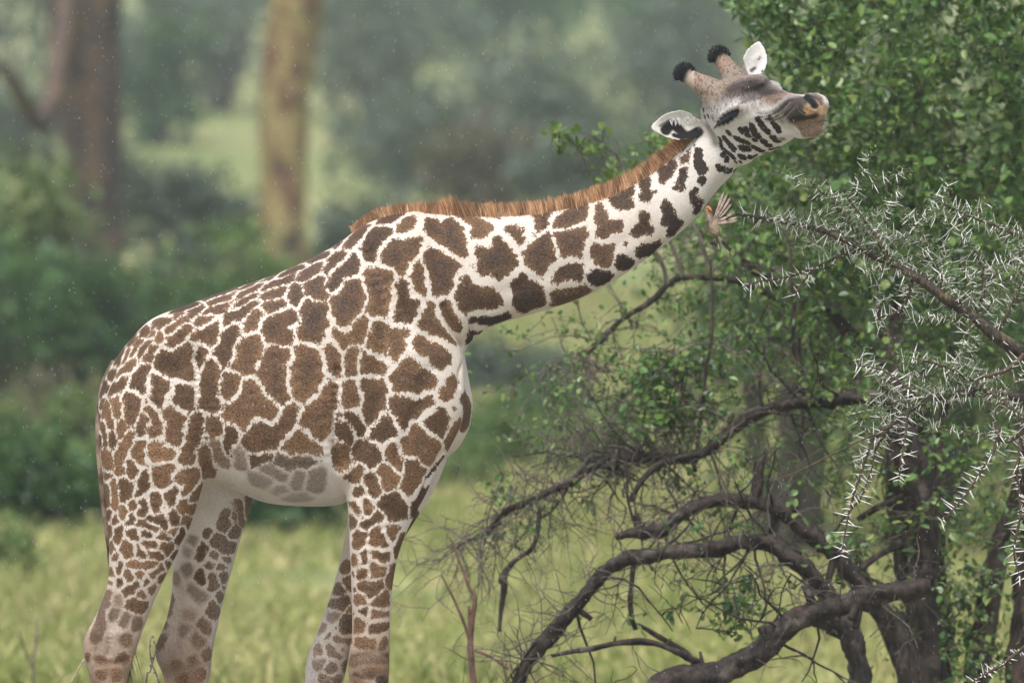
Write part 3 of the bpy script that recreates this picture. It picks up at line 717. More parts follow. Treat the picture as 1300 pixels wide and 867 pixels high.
# upper patches darker towards the middle
blend(patch, np.clip((edge - .012) / .03, 0, 1) * np.clip((620 - pys) / 200, 0, 1) * .6, (.034, .026, .026))
belly = np.clip((pys - 560) / 70, 0, 1) * np.clip((pxs - 255) / 20, 0, 1) * np.clip((440 - pxs) / 20, 0, 1)
blend(patch, belly * .8, (.15, .117, .094)); blend(coat, belly * .6, (.56, .55, .54))
edge_fade = fade.copy()
SKIN = 3
def paint(pts, r, col, s=1.0, soft=.6, both=False):
    P = [hit(*p) for p in pts]; P = [p for p in P if p is not None and p.y < 1]
    if not P: return
    S = np.array([tuple(p) for p in P]) if len(P) == 1 else np.array(smooth_path([tuple(p) for p in P], 6))
    if both:
        rel = S - np.array(HO); S = np.concatenate([S, S - 2 * (rel @ np.array(L_))[:, None] * np.array(L_)[None]])
    R = r / PPM; idx = np.where(((V > S.min(0) - R) & (V < S.max(0) + R)).all(1))[0]
    d = np.sqrt(((V[idx][:, None] - S[None]) ** 2).sum(2)).min(1) + n2[idx] * R * .12
    w = np.clip((1 - d / R) / soft, 0, 1) * s
    for A in (coat, patch): A[idx] += (np.array(col)[None] - A[idx]) * w[:, None]
TAN = (.34, .235, .165); BRN = (.13, .095, .078); BLK = (.012, .011, .012); DK = (.05, .04, .036)
hd = is_head & (hf > -.06)
top = hd & (hu > .02)
w = np.where(hd, np.clip((hu + .015 - .10 * np.abs(hll) / .16 + .04 * n2) / .09, 0, 1), 0); blend(coat, w * .85, (.21, .158, .128))     # grey brown crown
paint([(905, 118), (925, 105), (940, 98)], 26, (.33, .25, .19), .7, .8)
paint([(930, 112), (950, 108), (968, 112), (985, 120)], 24, (.062, .046, .041), .9, .8)
paint([(955, 105), (972, 118), (985, 126)], 12, (.03, .024, .023), .85, .7)
paint([(945, 127), (955, 125)], 9, (.07, .05, .045), .7, .8)
paint([(975, 128), (990, 122), (1005, 120)], 14, TAN, .6, .9)
paint([(1000, 135), (1015, 130), (1020, 142), (1005, 148)], 21, (.052, .038, .031), .95, .6)
paint([(985, 143), (995, 136), (1004, 130)], 9, (.05, .04, .035), .7, .6)
paint([(1036, 138), (1044, 142), (1046, 148), (1030, 143)], 15, (.50, .33, .19), .95, .5)
paint([(1046, 136), (1049, 144)], 7, (.62, .47, .34), .8, .6)
paint([(1022, 116), (1032, 121), (1040, 127)], 9, (.12, .085, .065), .9, .6); paint([(1040, 131), (1047, 138)], 6, (.50, .34, .21), .8, .7); 
paint([(1015, 118), (1022, 122), (1030, 128), (1034, 134)], 6, BLK, 1, .35)
paint([(1033, 123), (1039, 127), (1043, 132)], 3, (.05, .04, .04), .8, .5)
paint([(1008, 154), (1020, 150), (1034, 148)], 7, (.03, .024, .022), .9, .5)
paint([(1018, 162), (1030, 160), (1042, 158), (1040, 168), (1022, 170)], 14, (.27, .175, .115), .9, .6)
paint([(1046, 162), (1042, 171), (1030, 175)], 4, (.6, .52, .43), .7, .6)
for ex, ey, er in ((913, 156.5, 5), (918, 153.5, 7.5), (923, 150.5, 9), (928, 147.5, 8.5), (933, 144, 7), (937, 140.5, 5)): paint([(ex, ey)], er, BLK, 1, .45)
for ln in ([(964, 149), (978, 147), (988, 141), (997, 132)], [(972, 152), (984, 149), (993, 143), (1002, 134)], [(982, 153), (993, 149), (1000, 142), (1007, 135)], [(988, 143), (996, 136), (1002, 128)], [(1009, 132), (1014, 139), (1022, 144)]):
    paint(ln, 2.2, (.022, .018, .017), .9, .6); paint([(x_ + 1.5, y_ + 2.6) for x_, y_ in ln], 1.6, (.33, .27, .21), .7, .7)
paint([(940, 145), (952, 138), (962, 136)], 9, (.40, .35, .31), .7, .7)
paint([(898, 160), (904, 170), (908, 182)], 8, (.12, .105, .10), .7, .9)
for s_ in (-1, 1):    # horn knobs and shafts
    kc = np.array(H(-.018, s_ * .134, .322)); dk = np.sqrt(((V - kc) ** 2).sum(1)) / HS
    b0 = np.array(H(.075, s_ * .104, .222)); ax = kc - b0; al = np.linalg.norm(ax); t = ((V - b0) @ ax) / al / HS
    onh = np.sqrt((((V - b0) - ((V - b0) @ (ax / al))[:, None] * (ax / al)[None]) ** 2).sum(1)) / HS < .075
    blend(coat, np.where(onh, np.clip((t + .03) / .05, 0, 1), 0) * .7, (.34, .235, .17))
    blend(coat, np.where(onh, np.clip((t - .10 + .012 * n2) / .025, 0, 1), 0), (.007, .007, .010))
    hz_ = np.where(onh & (t > .0), 1, 0); edge = np.where(hz_ > 0, -.05, edge)
edge = np.where(hd & ((hu > .06) | (hf > .78)) & (pxs > 905), -.05, edge)
# ears
ear_m = (pxs < 884) & (pys < 192) & (pys > 138) & (V[:, 1] < .2) & ((pxs < 862) | (pys < 180)) & (V[:, 1] < -.02)
farear = (pxs > 930) & (pys < 98 + (pxs - 945) * .2) & (V[:, 1] > 0.05)
blend(coat, np.where(ear_m | farear, 1, 0), (.74, .72, .70)); edge = np.where(ear_m | farear, -.05, edge)
paint([(845, 166), (853, 158), (860, 163), (872, 172), (886, 168)], 8.5, BLK, 1, .3)
paint([(856, 172), (866, 175)], 4.5, BLK, 1, .4)
paint([(838, 160), (850, 154), (858, 155)], 2.5, (.1, .09, .09), .8, .5)
paint([(955, 92), (960, 82), (963, 76)], 7, (.40, .38, .37), .7, .9); paint([(954, 90), (958, 87)], 3.2, DK, .9, .5); paint([(963, 76), (965, 73)], 1.6, DK, .9, .5); paint([(967, 90), (968, 91)], 1.6, DK, .9, .5)  # far ear: grey inner shade painted into the coat, plus small dark spots
# far side of the mane line, hooves
blend(coat, np.clip((1066 - pys) / -8, 0, 1), (.05, .04, .035)); blend(patch, np.clip((1066 - pys) / -8, 0, 1), (.05, .04, .035))
set_attr(body, 'edge', edge); set_attr(body, 'fade', edge_fade)
set_attr(body, 'coat', np.c_[coat, np.ones(len(V))], 'FLOAT_COLOR'); set_attr(body, 'patch', np.c_[np.clip(patch, 0, 1), np.ones(len(V))], 'FLOAT_COLOR')
mott = np.where(is_head, np.clip((hu + .02 + .05 * n2) / .1, 0, 1) * np.clip((.98 - hf) / .1, 0, 1), 0) + .35 * lowleg
mott = np.maximum(mott, np.where(is_head, np.clip((hf - .62) / .1, 0, 1) * .7, 0))
mott = np.where(ear_m | farear, .12, mott); set_attr(body, 'mottle', mott)
set_attr(body, 'headmask', np.where(is_head, 1.0, np.clip((pys - 570) / 70, 0, 1) * .8))

m = N('spotted_hide'); p = m.pos()
fz = m.noise(m.scalevec(p, (1, 1, .7)), 110, 3, .65); fz2 = m.noise(p, 260, 2, .6)
amp = m.mrange(m.attr('headmask'), 0, 1, .040, .020, 'LINEAR')
e = m.math('ADD', m.attr('edge'), m.math('MULTIPLY', m.math('SUBTRACT', fz, .5), amp))
e = m.math('ADD', e, m.math('MULTIPLY', m.math('SUBTRACT', fz2, .5), .012))
e = m.math('ADD', e, m.math('MULTIPLY', m.math('SUBTRACT', m.noise(p, 34, 2), .5), m.mrange(m.attr('headmask'), 0, 1, .030, .010, 'LINEAR')))
soft = m.math('MULTIPLY', m.math('SUBTRACT', 1.0, m.attr('fade')), .022)
k = m.math('MULTIPLY', m.mrange(e, m.math('SUBTRACT', -.0022, soft), m.math('ADD', .0028, soft)), m.math('POWER', m.attr('fade'), .5))
hair = m.noise(m.scalevec(p, (.5, 1, 1)), 190, 3, .75)
pc = m.mix(m.mrange(hair, .3, .72), m.mix(1, m.attr('patch', 'Color'), c4(.33, .31, .30), 'MULTIPLY'), m.mix(1, m.attr('patch', 'Color'), c4(2.2, 2.12, 2.1), 'MULTIPLY'))
pc = m.mix(m.math('MULTIPLY', m.mrange(e, .014, .0), m.mrange(m.attr('headmask'), .8, 1, .42, 0, 'LINEAR')), pc, c4(.25, .152, .08))
cc = m.mix(m.mrange(hair, .3, .7), m.mix(1, m.attr('coat', 'Color'), c4(.80, .775, .75), 'MULTIPLY'), m.attr('coat', 'Color'))
sp = m.math('MULTIPLY', m.mrange(m.noise(m.scalevec(p, (1, 1, .6)), 85, 3, .7), .47, .62), m.attr('mottle'))
cc = m.mix(m.math('MULTIPLY', sp, .8), cc, m.mix(1, cc, c4(.30, .26, .25), 'MULTIPLY'))
cc = m.mix(m.mrange(m.noise(p, 5, 4), .45, .7), cc, m.mix(1, cc, c4(.90, .86, .80), 'MULTIPLY'))
col = m.mix(k, cc, pc)
big = m.noise(p, 22, 3)
bm = m.bump(m.math('ADD', hair, m.math('MULTIPLY', big, .8)), .55, .006)
HIDE = m.done(m.principled(col, .72, .22, bm))
body.materials.clear(); body.materials.append(HIDE)
body.polygons.foreach_set('use_smooth', [True] * len(body.polygons))
link('body', body, GIR)

# ---- mane, lashes, tail, eyes
def strand(mb, p, d, L, w, bend, side):
    """tapered hair lock of three triangles"""
    s = side * w; q = p + d * L * .55 + bend * L * .18; t = p + d * L + bend * L * .5; b = len(mb.v)
    mb.v += [tuple(p - s), tuple(p + s), tuple(q + s * .8), tuple(q - s * .8), tuple(t)]
    mb.f += [(b, b + 1, b + 2, b + 3), (b + 3, b + 2, b + 4)]

mane_skin = [(453, 292), (468, 280), (485, 274), (510, 271), (545, 271), (580, 273), (600, 274), (640, 274), (680, 270), (720, 263), (760, 251), (790, 239), (815, 227), (840, 210), (858, 194), (872, 182), (882, 168), (886, 152)]
mane_top = [(448, 287), (462, 274), (482, 260), (512, 253), (545, 251), (577, 246), (596, 251), (640, 251), (680, 249), (720, 242), (760, 230), (790, 218), (812, 208), (832, 194), (850, 181), (862, 166), (868, 150), (874, 138)]
ms = smooth_path(mane_skin, 20); mt = smooth_path(mane_top, 20)
mb = MB(); n = 15000
for i in range(n):
    u = RNG.random() * (len(ms) - 1.001); j = int(u); fr = u - j
    a = ms[j] * (1 - fr) + ms[j + 1] * fr; b = mt[j] * (1 - fr) + mt[j + 1] * fr
    y = RNG.normal(0, .014); clump = noise.noise((u * .30, 0, 0)); cl2 = noise.noise((u * 1.1, 3, y * 20))
    p = W(a[0], a[1] + 2 + RNG.random() * 6, y * 1.2); t = W(b[0] - 4 + 4 * clump + 2 * cl2, b[1] + 5 + RNG.normal(0, 1.0) + 2.4 * clump + 1.2 * cl2, y * .9 + .012 * noise.noise((u * .21, 5, 0)))
    d = t - p; Ln = d.length * (.93 + .07 * RNG.random() - .25 * RNG.random() ** 4 + (.25 * RNG.random() if RNG.random() < .06 else 0))
    if 92 < u < 106 and RNG.random() < .4: Ln *= 1.1
    strand(mb, p, (d.normalized() + Vector((.10, 0, 0))).normalized(), Ln, .0013, Vector((-.30 + .1 * cl2, RNG.normal(0, .1), 0)), Vector((.85, -.5, .1)).normalized() if RNG.random() < .5 else Vector((.85, .5, .1)).normalized())
for i in range(7000):       # short lighter hair where the mane meets the neck
    u = RNG.random() * (len(ms) - 1.001); j = int(u); a = ms[j]; sgn = -1 if RNG.random() < .75 else 1
    p = W(a[0], a[1] + 3 + RNG.random() * 7, sgn * (.014 + .016 * RNG.random()))
    strand(mb, p, Vector((-.30 + RNG.normal(0, .12), -sgn * -.12, 1)).normalized(), .026 + .022 * RNG.random(), .0013, Vector((-.3, 0, 0)), Vector((1, 0, .1)))
m = N('mane_hair'); r = m.island(); p = m.pos()
c = m.ramp(r, [(0, (.20, .085, .037)), (.35, (.43, .215, .10)), (.7, (.60, .34, .18)), (1, (.78, .58, .40))])
c = m.mix(m.mrange(m.noise(m.scalevec(p, (1, .2, .3)), 20, 3), .44, .6), c, m.mix(.55, c, c4(.07, .03, .017)))
MANE = m.done(m.principled(c, .6, .25))
o = mb.build('mane', MANE, GIR, smooth=False)
# tail hanging behind the near hind leg
tp = smooth_path([tuple(W(150, 462, 0)), tuple(W(134, 490, -.01)), tuple(W(127, 525, -.03)), tuple(W(126, 560, -.05)), tuple(W(129, 610, -.05)), tuple(W(134, 660, -.03)), tuple(W(142, 720, .0)), tuple(W(152, 780, .03))], 6)
mb = MB(); mb.tube(tp, np.interp(np.linspace(0, 1, len(tp)), [0, .2, 1], [.035, .02, .009]), 10)
TAILM = mat_simple('tail_hide', (.10, .065, .045), (.32, .24, .18), 14, .7)
tl = mb.build('tail', TAILM, GIR)
mb = MB()
for i in range(500):
    u = RNG.random(); p = Vector(tp[int((.72 + .28 * u) * (len(tp) - 1))]) + rvec() * .008
    t = W(164 + RNG.normal(0, 4), 830 + 60 * RNG.random(), .04 + RNG.normal(0, .02)); d = t - p
    strand(mb, p, d.normalized(), d.length, .0022, Vector((RNG.normal(0, .06), RNG.normal(0, .06), 0)), rvec())
BLACKHAIR = mat_simple('black_hair', (.012, .012, .014), (.02, .02, .024), 20, .6, .2)
mb.build('tail_tuft', BLACKHAIR, tl, smooth=False)
# eyes nearly closed under long lashes
EYE = mat_simple('dark_eye', (.008, .006, .005), None, 5, .2, .4)
near_line = [hit(911 + 26 * t, 157.5 - 17 * t - 3 * math.sin(math.pi * t)) for t in np.linspace(0, 1, 30)]
Lv, HOv = L_, HO
def mirror(p): return p - Lv * (2 * (p - HOv).dot(Lv))
for side in (0, 1):
    c = hit(924, 150.5); nrm = -L_ * .8 + U * .3 + F * .1
    if side: c = mirror(c); nrm = L_ * .8 + U * .3 + F * .1
    nrm.normalize()
    eb = ellipsoid(c - nrm * .016, (nrm * .021, F * .030, nrm.cross(F) * .017)); eb.build('eye', EYE, GIR)
    mb = MB(); edge_c = near_line if not side else [mirror(p) for p in near_line]
    dn = (-U * .75 + nrm * .75 + F * .1).normalized()
    for i, p in enumerate(edge_c):
        for k_ in range(7):
            strand(mb, p + rvec() * .003 + nrm * .002, (dn + rvec() * .18 + F * (.25 * (i / 15 - 1))).normalized(), .030 + .016 * RNG.random(), .0014, nrm * .3, F)
    mb.build('eyelash', BLACKHAIR, GIR, smooth=False)
# hair inside the near ear and crown tufts on the horns
mb = MB()
for i in range(90):
    p = hit(850 + RNG.random() * 38, 148 + RNG.random() * 8)
    if p is None or p.y > .3: continue
    strand(mb, p, Vector((.35 + RNG.normal(0, .2), -.35, -.7)).normalized(), .012 + .008 * RNG.random(), .0010, Vector((0, -.2, -.2)), Vector((1, 0, .2)))
mb.build('ear_hair', mat_simple('white_hair', (.62, .6, .58), (.7, .69, .68), 30, .6), GIR, smooth=False)
mb = MB()
for s_ in (-1, 1):
    for i in range(900):
        d = rvec(); c = H(-.018, s_ * .134, .322)
        if d.dot(U) < -.3: continue
        strand(mb, c + d * .043, (d * .6 + U * .3 - F * .25).normalized(), .012 + .008 * RNG.random(), .0012, -F * .3, d.cross(F).normalized())
mb.build('horn_tuft', BLACKHAIR, GIR, smooth=False)
mb = MB()
for i in range(30):
    p = hit(1020 + RNG.random() * 28, 158 + RNG.random() * 16)
    if p is None or p.y > .3: continue
    strand(mb, p, (rvec() * .5 + Vector((.5, -.6, -.5))).normalized(), .014 + .014 * RNG.random(), .0004, Vector((0, 0, -.3)), Vector((1, 0, .2)))
mb.build('chin_whiskers', mat_simple('pale_whisker', (.6, .57, .52), None, 30, .5), GIR, smooth=False)
# ------------------------------------------------------------------ leafy tree and toppled limbs behind the branch
BARK_WET = mat_bark('wet_dark_bark', (.010, .0075, .006), (.060, .042, .033), 26, .3, .55, (.10, .08, .068), .03)
BARK_BRN = mat_bark('brown_bark', (.016, .012, .010), (.085, .06, .047), 34, .25, .65)
TWIG_RED = mat_bark('reddish_twig_bark', (.10, .05, .038), (.22, .13, .10), 40, .3, .6)
TWIG_GRY = mat_bark('grey_twig_bark', (.07, .055, .045), (.20, .165, .14), 40, .3, .6)

def px_tube(path, y0, name, mat, parent, seg=10, step=5, rough=.18, wander=.0):
    """path of (px, py, radius px[, depth offset])"""
    P = []
    for q in path:
        y = y0 + (q[3] if len(q) > 3 else 0); k = (CAM_D + y) / CAM_D / PPM
        P.append((*W(q[0], q[1], y), q[2] * k))
    s = smooth_path(P, step)
    if wander:
        for i in range(len(s)): s[i, :3] += np.array(noise.noise_vector(Vector(s[i, :3]) * 4)) * wander
    mb = MB(); mb.tube(s[:, :3], s[:, 3], seg, rough=rough)
    return mb.build(name, mat, parent), s

def twigs(mb, s, n, lo, hi, r0, bias=Vector((0, 0, 0)), kids=2, depth=0, spread=1.0, tips=None):
    """thin crooked side shoots off a traced limb"""
    for _ in range(n):
        i = RNG.integers(1, len(s)); p = Vector(s[i, :3]); L = lo + (hi - lo) * RNG.random()
        d = (rvec() * spread + bias); d.y *= .6; d.normalize(); pts = [p]; m_ = 6
        for k in range(m_):
            d = (d + rvec() * .38 + Vector((0, 0, -.06))).normalized(); p = p + d * (L / m_); pts.append(p)
        rr = np.linspace(r0, r0 * .35, len(pts)); mb.tube(pts, rr, 5, cap=False)
        if tips is not None: tips.append(pts[-1])
        if depth < kids:
            twigs(mb, np.array([tuple(q) + (0,) for q in pts[1:]]), 2, lo * .5, hi * .55, r0 * .6, bias * .5, kids, depth + 1, spread, tips)

# toppled tree: dark arching limbs
b0 = W(1120, 867, 2.6); b0.z = 0
TOP = empty('toppled_tree', b0, 'toppled tree with bare dark wet limbs arching over the grass', 'fallen tree')
limbs = []
for path, y0, r in [
    ([(640, 905, 6), (655, 867, 7.5), (672, 838, 8.5), (690, 815, 9.5), (715, 788, 9), (745, 752, 8.5), (768, 727, 9), (800, 709, 9), (850, 700, 9), (900, 697, 9.5), (950, 690, 10), (985, 695, 10), (1020, 715, 10.5), (1045, 745, 11), (1065, 780, 12), (1082, 825, 13), (1095, 880, 14), (1110, 1030, 17), (1120, 1135, 20)], 2.4, 1),
    ([(778, 686, 4), (800, 680, 7), (835, 677, 8), (862, 655, 8), (892, 640, 8.5), (930, 632, 9), (970, 640, 9.5), (1005, 655, 10), (1040, 685, 11), (1062, 705, 11), (1100, 752, 12), (1140, 805, 13), (1160, 900, 16), (1170, 1140, 20)], 2.9, 1),
    ([(576, 697, 1.2), (590, 688, 2), (612, 675, 3), (640, 650, 4), (680, 635, 4.5), (720, 614, 5), (748, 591, 6), (790, 582, 6.5), (850, 584, 7), (890, 575, 7), (917, 553, 7.5), (952, 530, 8), (1000, 515, 8), (1050, 511, 8), (1095, 508, 9), (1140, 520, 11), (1165, 600, 14), (1172, 760, 17), (1178, 1145, 21)], 3.3, 1),
    ([(700, 833, 2), (740, 821, 3.4), (790, 815, 4), (850, 820, 4), (882, 834, 5), (905, 858, 7)], 2.2, 1),
    ([(800, 640, 2), (815, 610, 3.4), (845, 590, 4), (880, 578, 4)], 3.1, 0),
    ([(965, 588, 6), (962, 605, 6.5), (957, 632, 7)], 2.9, 0),
    ([(805, 655, 4), (812, 672, 5), (820, 680, 6)], 2.9, 0),
    ([(636, 800, 2), (640, 745, 4.5), (638, 735, 5), (650, 715, 3), (680, 690, 3), (690, 640, 2.6)], 3.0, 0),
    ([(805, 800, 2.4), (800, 770, 3), (803, 740, 3), (808, 705, 3.4)], 2.4, 0),
    ([(905, 870, 7), (870, 828, 3.6), (830, 805, 3), (805, 790, 2.6)], 2.5, 0),
    ([(1062, 700, 5), (1055, 730, 4), (1030, 780, 4), (1012, 790, 4)], 2.4, 0)]:
    o, s = px_tube(path, y0, 'limb', BARK_WET, TOP, 14, 10, .5, .026); limbs.append(s)
LOG = empty('fallen_log', (W(900, 1000, 2.2).x, 2.2, 0), 'thick fallen log with wet pale highlights lying against the stems', 'log')
o, s = px_tube([(800, 905, 14), (840, 868, 14), (900, 858, 15), (945, 842, 16), (978, 815, 16), (1012, 788, 15), (1050, 774, 13), (1090, 762, 13), (1130, 753, 12), (1180, 745, 11)], 2.1, 'log_trunk', BARK_WET, LOG, 16, 9, .35, .018)
limbs2 = s
o, _ = px_tube([(975, 812, 5), (968, 800, 6), (966, 795, 5)], 2.0, 'broken_stub', BARK_WET, LOG, 8, 4)
o, _ = px_tube([(805, 900, 14), (790, 960, 14), (785, 1040, 15), (780, 1140, 16)], 2.1, 'log_foot', BARK_WET, LOG, 12, 4, .2)
mb = MB()
for s in limbs[:3]:
    nn = max(4, int(len(s) * .5)); twigs(mb, s[:int(len(s) * .72)], 44, .12, .5, .0045, Vector((-.3, 0, .2)), 2)
twigs(mb, limbs[2][:70], 60, .15, .5, .0038, Vector((-.2, 0, -.5)), 2)
twigs(mb, limbs[2][30:100], 50, .15, .5, .0038, Vector((-.2, 0, .6)), 2)
hang = np.array([tuple(W(q[0], q[1], 3.6)) + (0,) for q in smooth_path([(690, 470), (720, 455), (745, 450), (780, 500), (830, 560), (760, 540), (700, 560)], 6)])
twigs(mb, hang, 70, .12, .4, .0032, Vector((-.1, 0, -.7)), 2)
twigs(mb, limbs[0][:60], 30, .15, .4, .004, Vector((-.2, 0, .4)), 2)
twigs(mb, limbs2, 16, .15, .4, .004, Vector((-.1, 0, .5)), 1)
mid = MB()
for s, n in ((limbs[0][20:120], 12), (limbs[1][:100], 14), (limbs[2][45:140], 26), (limbs2, 8)):
    twigs(mid, s, n, .28, .62, .0085, Vector((-.1, 0, .12)), 2)
for s in limbs[:4] + [limbs2]:      # snapped stubs
    for _ in range(7):
        i = RNG.integers(3, len(s) - 3); p = Vector(s[i, :3]); d_ = rvec(); d_.y *= .5; d_.normalize(); r_ = s[i, 3]
        mid.tube([p, p + d_ * r_ * 1.6, p + d_ * r_ * (2.2 + 1.5 * RNG.random())], [r_ * .55, r_ * .45, r_ * .36], 7)
mid.build('side_branches', BARK_WET, TOP)['kind'] = 'stuff'
o = mb.build('twigs', TWIG_GRY, TOP); o['kind'] = 'stuff'

# the living tree with its many stems
LT = empty('leafy_tree', (W(1190, 1140, 3.8).x, 3.8, 0), 'leafy green tree with many dark stems behind the thorny branch', 'tree')
stems = []
for path, y0 in [
    ([(1195, 1150, 26), (1185, 960, 24), (1178, 867, 23), (1168, 780, 22), (1152, 700, 21), (1142, 640, 20), (1140, 560, 18), (1132, 480, 13), (1138, 410, 9, .5), (1150, 330, 5, 1.2), (1158, 260, 2, 1.8)], 3.6),
    ([(1215, 1150, 24), (1228, 960, 18), (1240, 867, 17), (1254, 780, 16), (1270, 700, 15), (1290, 640, 14), (1310, 560, 12), (1330, 430, 9, .6), (1310, 340, 5, 1.2), (1290, 280, 2, 1.8)], 3.9),
    ([(1275, 1140, 22), (1288, 960, 19), (1292, 867, 18), (1300, 760, 17), (1312, 660, 14), (1350, 500, 11), (1390, 350, 8), (1400, 150, 5)], 3.2),
    ([(1180, 560, 12), (1150, 505, 10), (1105, 448, 9), (1052, 402, 8), (1000, 370, 7), (960, 342, 6), (925, 318, 5), (895, 300, 3), (880, 285, 2)], 4.6),
    ([(1000, 388, 4), (950, 362, 3.6), (905, 353, 4), (868, 352, 4), (848, 362, 4), (830, 380, 4), (800, 402, 3.6), (770, 425, 3), (745, 448, 2.4), (735, 470, 2)], 4.0),
    ([(1015, 560, 3), (1018, 500, 3), (1010, 440, 3), (1008, 380, 2.4), (1000, 300, 2)], 3.6),
    ([(1030, 540, 2.4), (1015, 470, 2.4), (1012, 400, 2)], 4.0),
    ([(885, 585, 2.4), (888, 530, 2.4), (895, 480, 2.2), (902, 420, 2), (905, 330, 1.6)], 3.4),
    ([(842, 585, 2.2), (850, 530, 2.2), (858, 490, 2), (856, 440, 1.5)], 3.6),
    ([(1060, 330, 3), (1120, 300, 3), (1160, 260, 4)], 5.0),
    ([(1130, 460, 6), (1100, 350, 5), (1060, 250, 4), (1025, 190, 2.4, .5)], 4.9),
    ([(1135, 350, 6), (1200, 250, 5), (1225, 190, 2, .6)], 5.2),
    ([(1095, 720, 4), (1125, 700, 4), (1145, 690, 5)], 3.4), ([(1090, 660, 4), (1120, 640, 4), (1145, 630, 5)], 3.5),
    ([(1205, 860, 8), (1200, 760, 8), (1190, 660, 7), (1195, 560, 6), (1210, 440, 5)], 4.1),
    ([(1150, 860, 7), (1120, 790, 7), (1100, 740, 6), (1085, 690, 5)], 3.9),
]:
    o, s = px_tube(path, y0, 'stem', BARK_BRN, LT, 12, 8, .32, .02); stems.append(s)
mb = MB(); tips = []
for s, n in zip(stems, (26, 20, 8, 26, 20, 8, 6, 12, 8, 8, 22, 22, 3, 3, 10, 6)):
    h = len(s) // 2 if len(s) > 42 else 2
    twigs(mb, s[h:], n, .15, .55, .005, Vector((-.15, 0, .15)), 2, tips=tips)
o = mb.build('twigs', TWIG_GRY, LT); o['kind'] = 'stuff'

TWG = MB()
def spray(mb, c, r, n, L, w):
    d = (rvec() + Vector((-.2, 0, -.1))).normalized(); Ls = r * 2.4; p = c - d * Ls * .5; pts = [p]
    for k in range(4): d = (d + rvec() * .3 + Vector((0, 0, -.12))).normalized(); p = p + d * Ls / 4; pts.append(p)
    TWG.tube(pts, [.0028, .0025, .002, .0016, .001], 4, cap=False)
    sz = .7 + .6 * RNG.random()
    for i in range(n):
        f = i / n * 3.99; k = int(f); q = pts[k].lerp(pts[k + 1], f - k); sd2 = rvec(); d2 = (pts[k + 1] - pts[k]).normalized()
        leaf(mb, q + sd2 * .006, d2 * .5 + sd2 + Vector((0, 0, -.2)), rvec() * .6 + Vector((0, -.3, 1)), L * sz * (.55 + .8 * RNG.random()), w * sz * (.7 + .6 * RNG.random()))

def leaf_region(mb, x0, x1, y0, y1, d0, d1, nclump, per, r, L, w, keep=None):
    for _ in range(nclump):
        px, py = x0 + (x1 - x0) * RNG.random(), y0 + (y1 - y0) * RNG.random()
        if keep and not keep(px, py): continue
        spray(mb, W(px, py, d0 + (d1 - d0) * RNG.random()), r * (.6 + .8 * RNG.random()), per, L, w)
edge_x = lambda py: np.interp(py, [-60, 0, 60, 100, 150, 200, 260, 330, 420, 520], [930, 938, 950, 985, 1000, 960, 905, 880, 860, 900])
inside = lambda px, py: px > edge_x(py) + 30 * noise.noise((py * .03, px * .03, 0)) and noise.noise((px * .016, py * .016, 4.)) > -.2
cr = MB()
leaf_region(cr, 900, 1420, -80, 340, 3.6, 7.0, 2000, 15, .13, .056, .021, inside)
leaf_region(cr, 860, 1420, 330, 480, 3.4, 5.8, 420, 13, .13, .046, .016, inside)
for t in tips:
    if RNG.random() < .5: leaf_clump(cr, t, .07, 5, .04, .014)
leaf_region(cr, 800, 900, 440, 535, 3.2, 4.0, 56, 14, .11, .052, .020)
leaf_region(cr, 1010, 1120, 430, 620, 3.2, 4.2, 50, 12, .11, .044, .016)
leaf_region(cr, 1060, 1140, 560, 760, 3.2, 4.0, 26, 12, .10, .042, .016)
leaf_region(cr, 1150, 1300, 540, 860, 3.0, 4.2, 130, 12, .10, .042, .016)
leaf_region(cr, 905, 955, 735, 800, 2.4, 3.0, 16, 13, .07, .042, .016)
leaf_region(cr, 870, 960, 640, 690, 2.6, 3.2, 12, 8, .08, .04, .015)
leaf_region(cr, 700, 1000, 470, 640, 3.0, 4.2, 60, 9, .09, .04, .015)
leaf_region(cr, 640, 800, 390, 560, 3.4, 4.4, 34, 8, .09, .036, .013)
leaf_region(cr, 860, 1100, 640, 800, 2.4, 3.4, 34, 8, .09, .04, .015)
leaf_region(cr, 620, 700, 600, 690, 3.0, 3.8, 20, 9, .08, .036, .013)
leaf_region(cr, 800, 880, 700, 800, 2.4, 3.0, 8, 6, .08, .036, .013)
leaf_region(cr, 690, 800, 430, 470, 3.4, 4.4, 6, 8, .08, .036, .013)
LEAF_BRIGHT = mat_leaf('fresh_green_leaves', [(.022, .055, .016), (.042, .10, .026), (.075, .165, .036), (.105, .21, .044), (.15, .25, .055), (.23, .29, .08)], .36, .25, .5)
o = cr.build('crown', LEAF_BRIGHT, LT, smooth=False); o['kind'] = 'stuff'

# sprigs of the same tree showing over the neck
mb = MB(); cr = MB()
for path in ([(850, 362, 3), (838, 330, 2.6), (812, 295, 2.2), (782, 262, 2), (752, 226, 1.8), (738, 192, 1.4), (712, 165, 1)],
             [(870, 352, 3), (850, 310, 2.4), (825, 262, 2), (800, 228, 1.8), (785, 196, 1.4), (755, 176, 1)],
             [(905, 353, 3), (885, 300, 2.4), (860, 250, 2), (835, 205, 1.6), (822, 176, 1)]):
    o, s = px_tube(path, 3.9, 'stem', TWIG_GRY, LT, 6, 6, .1, .02)
    twigs(mb, s[-18:], 10, .05, .2, .0028, Vector((-.2, 0, .4)), 1)
for x0, x1, y0, y1, n in ((700, 724, 158, 188, 5), (735, 768, 172, 190, 6), (715, 760, 178, 200, 4), (765, 830, 195, 240, 15), (755, 800, 215, 260, 8), (800, 850, 170, 215, 8)):
    leaf_region(cr, x0, x1, y0, y1, 3.7, 4.1, n, 9, .06, .046, .018)
mb.build('twigs', TWIG_GRY, LT)['kind'] = 'stuff'
